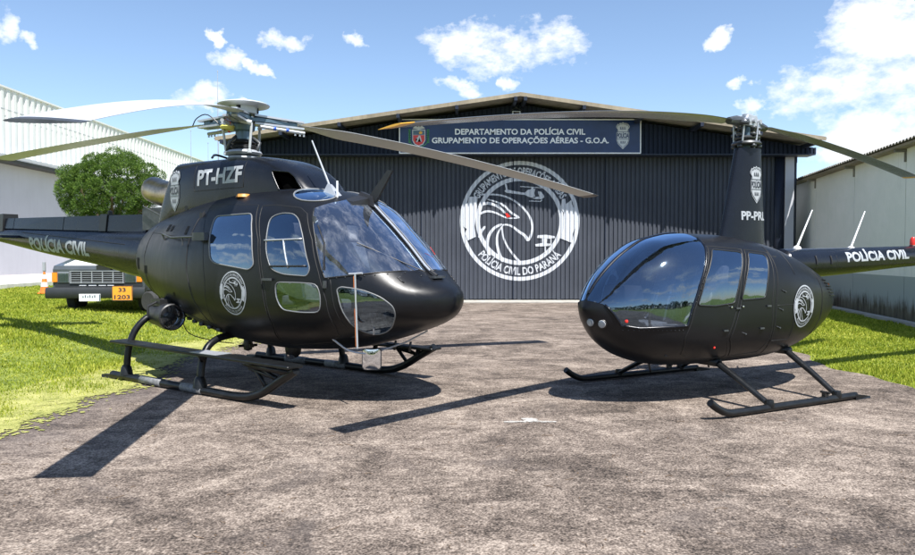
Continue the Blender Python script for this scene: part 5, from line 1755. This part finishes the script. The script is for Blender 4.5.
for wa, droop in blades:
    az = wa - base
    d = Vector((math.cos(R(az)), math.sin(R(az)), 0)); s = Vector((-d.y, d.x, 0))
    def arm(b, d=d, s=s, droop=droop):
        dz = lambda r: 3.20 - droop * (r / 5.35) ** 1.55
        for zo, t in ((.05, .012), (-.05, .012)):
            for sg in (-1, 1):
                p0 = d * .12 + s * sg * .05 + Vector((0, 0, 3.20 + zo)); p1 = d * .74 + s * sg * .05 + Vector((0, 0, dz(.74) + zo * .8))
                hull_box(b, [p0 - s * .045 - Vector((0, 0, t)), p1 - s * .035 - Vector((0, 0, t)), p1 + s * .035 - Vector((0, 0, t)), p0 + s * .045 - Vector((0, 0, t)),
                             p0 - s * .045 + Vector((0, 0, t)), p1 - s * .035 + Vector((0, 0, t)), p1 + s * .035 + Vector((0, 0, t)), p0 + s * .045 + Vector((0, 0, t))])
        bmesh.ops.recalc_face_normals(b, faces=b.faces[:])
    ar = one('blade_sleeve', arm, M['alu'], RH)
    def star(b, d=d, s=s, droop=droop):
        p0 = Vector((0, 0, 3.19)); p1 = d * .34 + Vector((0, 0, 3.19)); p2 = d * .58 + Vector((0, 0, 3.17))
        for p, q, w0, w1 in ((p0, p1, .13, .08), (p1, p2, .08, .05)):
            hull_box(b, [p - s * w0 - Vector((0, 0, .022)), q - s * w1 - Vector((0, 0, .02)), q + s * w1 - Vector((0, 0, .02)), p + s * w0 - Vector((0, 0, .022)), p - s * w0 + Vector((0, 0, .022)), q - s * w1 + Vector((0, 0, .02)), q + s * w1 + Vector((0, 0, .02)), p + s * w0 + Vector((0, 0, .022))])
        bmesh.ops.recalc_face_normals(b, faces=b.faces[:])
    one('star_arm', star, M['bluep'], RH)
    def block(b, d=d, s=s, droop=droop):
        for r, h, w_ in ((.60, .055, .06), (.20, .05, .07)):
            z = 3.20 - droop * (r / 5.35) ** 1.55
            c = d * r + Vector((0, 0, z))
            hull_box(b, [c - d * .06 - s * w_ - Vector((0, 0, h)), c + d * .06 - s * w_ - Vector((0, 0, h)), c + d * .06 + s * w_ - Vector((0, 0, h)), c - d * .06 + s * w_ - Vector((0, 0, h)), c - d * .06 - s * w_ + Vector((0, 0, h)), c + d * .06 - s * w_ + Vector((0, 0, h)), c + d * .06 + s * w_ + Vector((0, 0, h)), c - d * .06 + s * w_ + Vector((0, 0, h))])
        bmesh.ops.recalc_face_normals(b, faces=b.faces[:]); bevel(b, .012, 1)
    one('elastomer_block', block, M['bluep'], RH)
    def damper(b, d=d, s=s, droop=droop):
        z = lambda r: 3.20 - droop * (r / 5.35) ** 1.55
        tube(b, [d * .18 - s * .11 + Vector((0, 0, z(.18) - .09)), d * .74 - s * .09 + Vector((0, 0, z(.74) - .10))], .022, 8)
        for r in (.68, .73, .62):
            tube(b, [d * r - s * .09 + Vector((0, 0, z(r) - .10)), d * r - s * .09 + Vector((0, 0, z(r) - .145))], .013, 6)
    one('damper', damper, M['alu'], RH)
    def band(b, d=d, s=s, droop=droop):
        z = lambda r: 3.20 - droop * (r / 5.35) ** 1.55
        for r in (.34, .50):
            tube(b, [d * r - s * .104 + Vector((0, 0, z(r) - .0935)), d * (r + .035) - s * .103 + Vector((0, 0, z(r) - .095))], .025, 8)
    one('colour_band', band, M['blue'] if wa == 26.0 else M['red'], RH)
    a2 = R(az + 28)
    pr = Vector((.225 * math.cos(a2), .225 * math.sin(a2), 2.78))
    tp = d * .22 + s * .14 + Vector((0, 0, 3.12))
    one('pitch_rod', lambda b: (tube(b, [pr, pr.lerp(tp, .15)], .014, 8), tube(b, [pr.lerp(tp, .12), pr.lerp(tp, .88)], .016, 8), tube(b, [pr.lerp(tp, .85), tp], .014, 8), tube(b, [tp, tp - s * .14 + Vector((0, 0, .03))], .03, 8), lathe(b, [(0, -.03), (.03, -.02), (.03, .02), (0, .03)], pr, 8)), M['bladew'], RH)
    bl = obj('rotor_blade', blade_bm(.68, 5.35, .39, az, 3.20, droop, 9, 1, .12), M['bladew'], RH, autos=50)
    obj('tip_cap', blade_bm(5.26, 5.356, .394, az, 3.20, droop, 9, 1, None, .115, seg=3), M['dgrey'], bl, autos=50)
one('yellow_damper', lambda b: (lathe(b, [(0, -.035), (.08, -.03), (.10, 0), (.08, .03), (0, .035)], (-.10, -.16, 3.09), 16)), plain('yellow green elastomer', (.55, .50, .12), .5), RH)
one('hose', lambda b: tube(b, catmull([(-.3, -.25, 2.72), (-.42, -.1, 2.78), (-.35, .1, 2.73)], 4), .015, 6), M['trim'], RH)
one('hose', lambda b: (tube(b, catmull([(-.1, -.2, 3.05), (-.3, -.3, 3.24), (-.5, -.32, 3.22), (-.62, -.3, 3.14)], 4), .007, 5)), M['trim'], RH)

# =================================================================== SMALL HELICOPTER (left side seen)
RX = thing('helicopter', 'smaller black police helicopter with rounded bubble canopy and two blade rotor on the right', 'helicopter', (3.30, 8.38, 0), R(208.2))
R_ST = [(2.31, .99, .95, .03, .97, 2, 2), (2.28, 1.07, .87, .12, .97, 2, 2), (2.20, 1.19, .74, .22, .96, 2.1, 2.1), (2.05, 1.35, .59, .36, .95, 2.2, 2.2), (1.8, 1.54, .45, .51, .95, 2.3, 2.3), (1.5, 1.685, .37, .606, .95, 2.4, 2.5), (1.1, 1.742, .345, .645, .97, 2.6, 2.6), (.7, 1.735, .345, .655, .98, 2.7, 2.7), (.3, 1.695, .35, .66, 1.0, 2.7, 2.7), (0, 1.645, .365, .65, 1.02, 2.6, 2.6), (-.4, 1.53, .42, .60, 1.05, 2.4, 2.4), (-.8, 1.37, .54, .485, 1.05, 2.3, 2.3), (-1.1, 1.21, .70, .345, 1.0, 2.2, 2.2), (-1.25, 1.08, .84, .2, .96, 2, 2)]
Q = Loft(R_ST, .045)
bub = [(1.505, .815), (1.95, .795), (2.09, .82), (2.15, .93), (2.21, 1.02), (2.30, 1.06), (2.6, 1.06), (2.6, 2.2), (1.10, 2.2), (1.13, 1.60), (1.22, 1.44), (1.352, 1.214), (1.462, .97)]
rdoor_f = [(1.10, 1.60), (.655, 1.568), (.79, 1.306), (.868, 1.003), (.975, .66), (.85, .47), (.90, .445), (1.30, .455), (1.47, .52), (1.51, .70), (1.475, .81), (1.43, .97), (1.325, 1.214), (1.195, 1.44)]
rdoor_r = [(.612, 1.566), (.27, 1.535), (.29, 1.43), (.36, 1.04), (.33, .62), (.40, .48), (.80, .465), (.925, .66), (.828, 1.003), (.745, 1.306)]
rwin_f = rounded([(1.075, 1.565), (.73, 1.54), (.69, 1.525), (.824, 1.27), (.92, 1.025), (1.178, 1.002), (1.395, 1.015), (1.285, 1.262)], .03)
rwin_r = rounded([(.59, 1.535), (.36, 1.515), (.335, 1.48), (.42, 1.25), (.475, 1.066), (.648, 1.058), (.82, 1.053), (.74, 1.255)], .03)
rp = {}
for s in (-1, 1):
    rp['b', s] = Q.carve(bub, (lambda c, s=s: c.y * s > .022 and c.x > .9 and c.z > .7))
    rp['f', s] = Q.carve(rdoor_f, SIDE[s])
    rp['r', s] = Q.carve(rdoor_r, SIDE[s])
Q.build('fuselage', Q.bm, M['black'], RX)
P = [Q.top(x, 0, .004) for x in list(np.linspace(1.08, 2.2, 20)) + [2.25]]
one('canopy_bow', lambda b: tube(b, P, .020, 8, flat=.6), M['black2'], RX)
for s in (-1, 1):
    g = Q.build('canopy', rp['b', s], M['bubble'], RX, .002)
    Q.rim('canopy_frame', [(1.115, 1.68), (1.13, 1.60), (1.22, 1.44), (1.352, 1.214), (1.462, .97), (1.505, .815), (1.95, .795), (2.09, .82), (2.15, .93), (2.21, 1.02)], s, .013, M['black2'], g, .003, closed=False)
    def screws(b, s=s):
        for k in range(14):
            p = Q.side(1.55 + k * .04, .775, s, .002); lathe(b, [(0, -.002), (.005, -.002), (.005, .003), (0, .004)], p, 6, 'y')
        for k in range(12):
            t = k / 11; p = Q.side(1.48 - t * .35, .93 + t * .66, s, .010); lathe(b, [(0, -.002), (.005, -.002), (.005, .003), (0, .004)], p, 6, 'y')
    one('screw', screws, M['dgrey'], g)
    for key, dp, wp in (('f', rdoor_f, rwin_f), ('r', rdoor_r, rwin_r)):
        gw = Q.carve(wp, lambda c: True, src=rp[key, s])
        d = Q.build('door', rp[key, s], M['black'], RX, .003)
        Q.rim('door_seal', dp, s, .006, M['seam'], d, .001)
        Q.build('window', gw, M['glass'], d, .006)
        Q.rim('window_frame', wp, s, .007, M['trim'], d, .006)
        hx = {'f': ((.87, .97), (1.02, .75)), 'r': ((.42, .98), (.5, .75))}[key]
        for (x, z) in hx:
            P = Q.side(x, z, s, .01)
            one('door_latch', lambda b: (box(b, P.x - .03, P.x + .03, P.y - .008, P.y + .008, P.z - .008, P.z + .008)), M['dgrey'], d)
        P = Q.side((wp[4][0] if key == 'f' else .80), .985, s, .01)
        if key == 'f': P = Q.side(.965, .985, s, .012)
        one('lock', lambda b: lathe(b, [(0, -.004), (.010, -.004), (.010, .006), (0, .008)], P, 10, 'y'), M['bright'], d)
    bm = emblem_bm(True)
    for v in bm.verts: v.co = Vector((v.co.x * .195, v.co.y * .23, v.co.z))
    grid_step(bm, .05)
    mapped('painted_emblem', bm, lambda u, v, s=s: Q.side(-.185 - s * u, .955 + v, s, .006 + ZL[0]), M['decal'], RX)
    Q.rim('panel_seam', [(.24, 1.60), (.25, 1.3), (.30, 1.0), (.30, .6), (.28, .42)], s, .005, M['seam'], RX, .0, closed=False)
    Q.rim('panel_seam', [(.28, .98), (-.02, .98), (-.02, .60), (.28, .60)], s, .004, M['seam'], RX, .0, closed=False)
    Q.rim('panel_seam', [(.0, 1.56), (-.05, 1.3)], s, .004, M['seam'], RX, .0, closed=False)
    Q.rim('panel_seam', [(-.52, 1.35), (-.60, 1.1), (-.62, .8), (-.55, .62)], s, .005, M['seam'], RX, .0, closed=False)
    Q.rim('panel_seam', [(1.5, .60), (.9, .56), (.3, .56)], s, .003, M['seam'], RX, .0, closed=False)
    for (x, z) in ((.20, .93), (.21, .74), (.15, 1.12), (.72, .70)):
        P = Q.side(x, z, s, .006)
        one('fastener', lambda b: (tube(b, [P, P + Vector((.06, 0, .02))], .005, 5), lathe(b, [(0, -.003), (.009, -.003), (.009, .004), (0, .005)], P, 8, 'y')), M['dgrey'], RX)
    # cooling louvres
    for k in range(6):
        z = 1.235 - k * .034
        pts = [Q.side(x, z - (-.62 - x) * .06, s, .006) for x in np.linspace(-.70 - k * .03, -1.0 - k * .015, 6)]
        one('louvre', lambda b: tube(b, pts, .010, 6, flat=.5), M['trim'], RX)
    # position light
    P = Q.side(2.06, .865, s, .010); c = 'red' if s > 0 else 'amber'
    one('position_light', lambda b: (lathe(b, [(0, -.014), (.014, -.010), (.016, .008), (0, .014)], P, 12, 'y'), box(b, P.x - .02, P.x + .012, P.y - .012, P.y + .004, P.z - .01, P.z + .01)), M[c], RX)
    P = Q.side(1.10, .575, s, .004)
    one('drain_light', lambda b: lathe(b, [(0, -.01), (.012, -.006), (.012, .006), (0, .012)], P, 10, 'y'), M['red'], RX)
    # steps / strut fairings and skids
    sk = one('skid', lambda b: tube(b, catmull([(1.72, s * 1.09, .165), (1.62, s * 1.09, .10), (1.50, s * 1.09, .052), (1.35, s * 1.09, .042), (.9, s * 1.09, .042), (-.1, s * 1.09, .042), (-.40, s * 1.09, .042)], 5), .036, 12), M['steel'], RX)
    one('heel_plate', lambda b: hull_box(b, [(-.62, s * 1.06, .0), (-.36, s * 1.055, .0), (-.36, s * 1.125, .0), (-.62, s * 1.12, .0), (-.62, s * 1.07, .02), (-.36, s * 1.055, .06), (-.36, s * 1.125, .06), (-.62, s * 1.11, .02)]), M['steel'], sk)
    one('wheel_lug', lambda b: (box(b, .06, .12, s * 1.09 - .02, s * 1.09 + .02, .07, .12), cyl(b, (.09, s * 1.09 - .05, .115), (.09, s * 1.09 + .05, .115), .014)), M['trim'], sk)
    for (xt, zt, xb) in ((.90, .40, .92), (-.20, .45, -.10)):
        one('strut', lambda b: (tube(b, [(xt, s * .40, zt), (xt + (xb - xt) * .5, s * .745, zt * .55 + .02), (xb, s * 1.085, .07)], [.042, .038, .034], 12, flat=.75),), M['steel'], RX)
        one('strut_shoe', lambda b: lathe(b, [(.045, 0), (.05, .02), (.038, .07)], (xb, s * 1.087, .045), 10), M['steel'], sk)
one('cross_tube', lambda b: (tube(b, [(.9, -.45, .39), (.9, .45, .39)], .045, 10), tube(b, [(-.2, -.45, .45), (-.2, .45, .45)], .045, 10)), M['steel'], RX)
# landing lights in the nose
for (y, z) in ((.05, .84), (.165, .83)):
    P = Q.tree.ray_cast(Vector((4, y, z)), Vector((-1, 0, 0)))[0]
    n = Q.normal_at(P)
    n = (n + Vector((.8, .35, .1))).normalized()
    hl = one('headlight', lambda b: (tube(b, [P - n * .05, P + n * .004, P + n * .012], [.045, .049, .044], 20)), M['trim'], RX)
    one('reflector', lambda b: (tube(b, [P + n * .005, P + n * .016], [.041, .037], 20)), M['white'], hl)
    one('lens', lambda b: (tube(b, [P + n * .017, P + n * .024], [.041, .030], 20)), M['lens'], hl)
one('compass_mount', lambda b: (box(b, 1.78, 1.88, .0, .07, 1.40, 1.46)), M['trim'], RX)
one('belly_aerial', lambda b: (tube(b, [(1.45, 0, .37), (1.42, 0, .27)], .010, 6), tube(b, [(.6, 0, .35), (.56, 0, .26)], .010, 6)), M['trim'], RX)

# interior
def tub(b):
    box(b, .26, 1.62, -.42, .42, .50, .55); box(b, .16, .26, -.54, .54, .55, 1.5)
one('cabin_floor', tub, M['inside'], RX)
for (x, y) in ((1.02, -.29), (1.02, .29), (.36, -.29), (.36, .29)):
    ss = one('seat', lambda b: seat_bm(b, x, y, .66, .44, x > .5), M['seat'], RX)
    one('seat_belt', lambda b: [tube(b, [(x - .17, y + q * .09, 1.38), (x + .0, y + q * .10, .92), (x + .08, y + q * .15, .80)], .016, 5, flat=.3) for q in (-1, 1)], M['seatl'], ss)
def rpanel(b):
    hull_box(b, [(1.74, -.14, .55), (1.95, -.12, .55), (1.95, .12, .55), (1.74, .14, .55), (1.72, -.15, .95), (1.98, -.12, .92), (1.98, .12, .92), (1.72, .15, .95)])
    hull_box(b, [(1.70, -.24, .93), (1.95, -.20, .90), (1.95, .20, .90), (1.70, .24, .93), (1.76, -.22, 1.20), (1.92, -.15, 1.20), (1.92, .15, 1.20), (1.76, .22, 1.20)])
    hull_box(b, [(1.5, -.13, .52), (1.76, -.13, .52), (1.76, .13, .52), (1.5, .13, .52), (1.5, -.12, .74), (1.76, -.12, .86), (1.76, .12, .86), (1.5, .12, .74)])
ip_ = one('instrument_panel', rpanel, M['panel'], RX)
one('gauge', lambda b: [lathe(b, [(0, -.012), (.036, -.012), (.036, .004), (0, .004)], (1.715 + .02 * j, -.16 + i * .107, .99 + j * .10), 14, 'x') for i in range(4) for j in range(2)], M['gauge'], ip_)
one('cyclic_control', lambda b: (tube(b, catmull([(1.42, 0, .55), (1.44, 0, .9), (1.36, 0, 1.12)], 4), .014, 6), tube(b, [(1.36, -.30, 1.10), (1.36, .30, 1.10)], .012, 6), [tube(b, [(1.36, q * .30, 1.10), (1.36, q * .30, .98)], .016, 6) for q in (-1, 1)]), M['trim'], RX)

# mast fairing
bm = NB()
rings = []
for k in range(15):
    t = k / 14
    z = 1.58 + 1.14 * t
    le = .455 + (.175 - .455) * t ** .92; te = -.26 + .08 * t; th = .125 - .025 * t
    ring = []
    for q in range(36):
        a = 2 * PI * q / 36
        c, s_ = math.cos(a), math.sin(a)
        x = (le + te) / 2 + (le - te) / 2 * (c if c > 0 else -abs(c) ** .8)
        y = th * math.copysign(abs(s_) ** .85, s_) * (1 - .25 * c)
        ring.append(bm.verts.new((x, y, z)))
    rings.append(ring)
for a, b in zip(rings, rings[1:]):
    for q in range(36):
        bm.faces.new((a[q], a[(q + 1) % 36], b[(q + 1) % 36], b[q]))
bm.faces.new(rings[0][::-1]); bm.faces.new(rings[-1])
bmesh.ops.recalc_face_normals(bm, faces=bm.faces[:])
fr_tree = BVHTree.FromBMesh(bm)
mf = obj('mast_fairing', bm, M['black2'], RX, autos=50)
def fside(x, z, s, off):
    h = fr_tree.ray_cast(Vector((x, s * 2, z)), Vector((0, -s, 0)))
    if h[0] is None:
        h = fr_tree.find_nearest(Vector((x, s * .1, z)))
        return h[0] + h[1] * off
    return h[0] + h[1] * off
for s in (-1, 1):
    shield(.215, lambda u, v, off, s=s: fside(-.035 - s * u * .85, 2.31 + v, s, .005 + off), mf, M['decal'], M['decald'])
    bm = text('PP-PRL', 0, .38, 0, .105, .02)
    grid_step(bm, .03)
    mapped('registration', bm, lambda u, v, s=s: fside((.185 - u) if s > 0 else (-.195 + u), 1.905 + v, s, .006), M['decal'], mf)
# rotor head
RR = bpy.data.objects.new('rotor_head', None); col.objects.link(RR); RR.parent = RX
one('mast', lambda b: lathe(b, [(.09, 2.70), (.045, 2.72), (.04, 3.0), (.06, 3.0), (.06, 3.08)], (0, 0, 0), 16), M['bluep'], RR)
one('swashplate', lambda b: (lathe(b, [(.06, 2.755), (.15, 2.76), (.165, 2.775), (.15, 2.80), (.07, 2.80)], (0, 0, 0), 22), lathe(b, [(.06, 2.815), (.14, 2.82), (.15, 2.84), (.12, 2.86), (.06, 2.865)], (0, 0, 0), 22)), M['dgrey'], RR)
one('push_rod', lambda b: [tube(b, [(.14 * math.cos(a), .14 * math.sin(a), 2.78), (.15 * math.cos(a + .15), .15 * math.sin(a + .15), 3.0)], .011, 6) for a in (.4, 1.5, 2.6, 3.6, 4.7, 5.7)], M['alu'], RR)
one('fitting', lambda b: [box(b, .13 * math.cos(a) - .025, .13 * math.cos(a) + .025, .13 * math.sin(a) - .025, .13 * math.sin(a) + .025, z, z + .03) for a in (.2, 1.3, 2.4, 3.4, 4.5, 5.5) for z in (2.73, 2.86, 2.93)], M['dgrey'], RR)
base = 208.2
raz = 42.4
for wa, droop in ((raz, .27), (raz + 180, .62)):
    az = wa - base - (2.2 if wa == raz else 0)
    d = Vector((math.cos(R(az)), math.sin(R(az)), 0)); s = Vector((-d.y, d.x, 0))
    if wa == raz:
        def hub(b, d=d, s=s):
            for sg in (-1, 1):
                p = s * sg * .06
                hull_box(b, [p - d * .19 - s * .016 + Vector((0, 0, 2.97)), p + d * .19 - s * .016 + Vector((0, 0, 2.97)), p + d * .19 + s * .016 + Vector((0, 0, 2.97)), p - d * .19 + s * .016 + Vector((0, 0, 2.97)),
                             p - d * .10 - s * .016 + Vector((0, 0, 3.10)), p + d * .10 - s * .016 + Vector((0, 0, 3.10)), p + d * .10 + s * .016 + Vector((0, 0, 3.10)), p - d * .10 + s * .016 + Vector((0, 0, 3.10))])
            bmesh.ops.recalc_face_normals(b, faces=b.faces[:]); bevel(b, .01, 1)
            for q in (-.12, 0, .12):
                tube(b, [d * q - s * .11 + Vector((0, 0, 3.03)), d * q + s * .11 + Vector((0, 0, 3.03))], .028, 10)
            tube(b, [Vector((0, 0, 3.08)), Vector((0, 0, 3.115))], .05, 12)
        one('hub', hub, M['alu'], RR)
    def root(b, d=d, s=s, droop=droop):
        tube(b, [d * .10 + Vector((0, 0, 3.02)), d * .26 + Vector((0, 0, 3.015)), d * .42 + Vector((0, 0, 3.01 - droop * .03))], [.05, .055, .04], 10)
        tube(b, [d * .22 + Vector((0, 0, 3.0)), d * .20 + s * .13 + Vector((0, 0, 2.98))], .022, 8)
    one('blade_root', root, M['dgrey'], RR)
    bl = obj('rotor_blade', blade_bm(.34, 4.92, .254, az, 3.01, droop, 8, 2, .17, .115, RR_=5.03, expo=1.6, sense=1), M['bladed'], RR, autos=50)
    tb = blade_bm(4.92, 5.045, .254, az, 3.01, droop, 8, 2, None, .115, RR_=5.03, seg=4, expo=1.6, sense=1)
    ty = obj('yellow_tip', tb, M['yellow'], bl, autos=50)

# tail boom
T_ST = [(-6.75, 1.665, 1.495, .085, 1.58, 2, 2), (-3.3, 1.635, 1.365, .135, 1.50, 2, 2), (-1.5, 1.60, 1.255, .172, 1.428, 2, 2), (-.6, 1.585, 1.215, .185, 1.40, 2, 2)]
TB = Loft(T_ST, .12, 40)
tb_ = TB.build('tail_boom', TB.bm, M['black2'], RX)
for s in (-1, 1):
    bm = text('POLÍCIA CIVIL', 0, 1.33, 0, .125, .02)
    grid_step(bm, .05)
    mapped('lettering', bm, lambda u, v, s=s: TB.side((-1.615 - u) if s > 0 else (-2.945 + u), 1.425 + ((u if s > 0 else 1.33 - u)) * .03 + v, s, .005), M['decal'], tb_)
    for x in (-1.02, -1.3):
        pp = [TB.side(x, z, s, .004) for z in (1.50, 1.45, 1.40)]
        one('vent', lambda b: tube(b, pp, .012, 6), M['seam'], tb_)
    TB.rim('panel_seam', [(-3.05, 1.57), (-3.05, 1.42)], s, .003, M['seam'], tb_, .0, closed=False)
    TB.rim('panel_seam', [(-1.42, 1.55), (-1.42, 1.33)], s, .003, M['seam'], tb_, .0, closed=False)
for (x0, x1, zt) in ((-.90, -1.17, 2.06), (-1.935, -2.21, 2.075)):
    a_ = one('whip_aerial', lambda b: tube(b, [(x0, 0, 1.61), (x1, 0, zt)], [.013, .007], 8), M['white'], tb_)
    one('aerial_foot', lambda b: lathe(b, [(.05, -.01), (.04, .015), (.015, .03)], (x0, 0, 1.595), 12), M['white'], a_)
one('strobe', lambda b: (lathe(b, [(.038, 0), (.04, .03), (.036, .09), (.02, .115), (0, .12)], (-3.28, 0, 1.64), 14)), M['red'], tb_)
one('strobe_base', lambda b: lathe(b, [(.05, -.01), (.05, .0), (.042, .012)], (-3.28, 0, 1.635), 14), M['trim'], tb_)
def rfin(b):
    hull_box(b, [(-6.75, -.01, 1.6), (-6.35, -.015, 1.6), (-6.35, .015, 1.6), (-6.75, .01, 1.6), (-7.05, -.008, 2.25), (-6.8, -.012, 2.25), (-6.8, .012, 2.25), (-7.05, .008, 2.25)])
    hull_box(b, [(-6.95, -.008, 1.02), (-6.72, -.012, 1.02), (-6.72, .012, 1.02), (-6.95, .008, 1.02), (-6.75, -.01, 1.56), (-6.35, -.015, 1.56), (-6.35, .015, 1.56), (-6.75, .01, 1.56)])
    hull_box(b, [(-6.6, -.08, 1.60), (-6.3, -.08, 1.60), (-6.3, -.85, 1.60), (-6.6, -.85, 1.60), (-6.6, -.08, 1.615), (-6.3, -.08, 1.625), (-6.3, -.85, 1.625), (-6.6, -.85, 1.615)])
one('tail_fin', rfin, M['black2'], tb_)
one('tail_rotor', lambda b: (cyl(b, (-6.7, .05, 1.6), (-6.7, .24, 1.6), .04), hull_box(b, [(-6.76, .20, .88), (-6.64, .20, .88), (-6.64, .215, .88), (-6.76, .215, .88), (-6.76, .20, 2.32), (-6.64, .20, 2.32), (-6.64, .215, 2.32), (-6.76, .215, 2.32)])), M['bladed'], tb_)
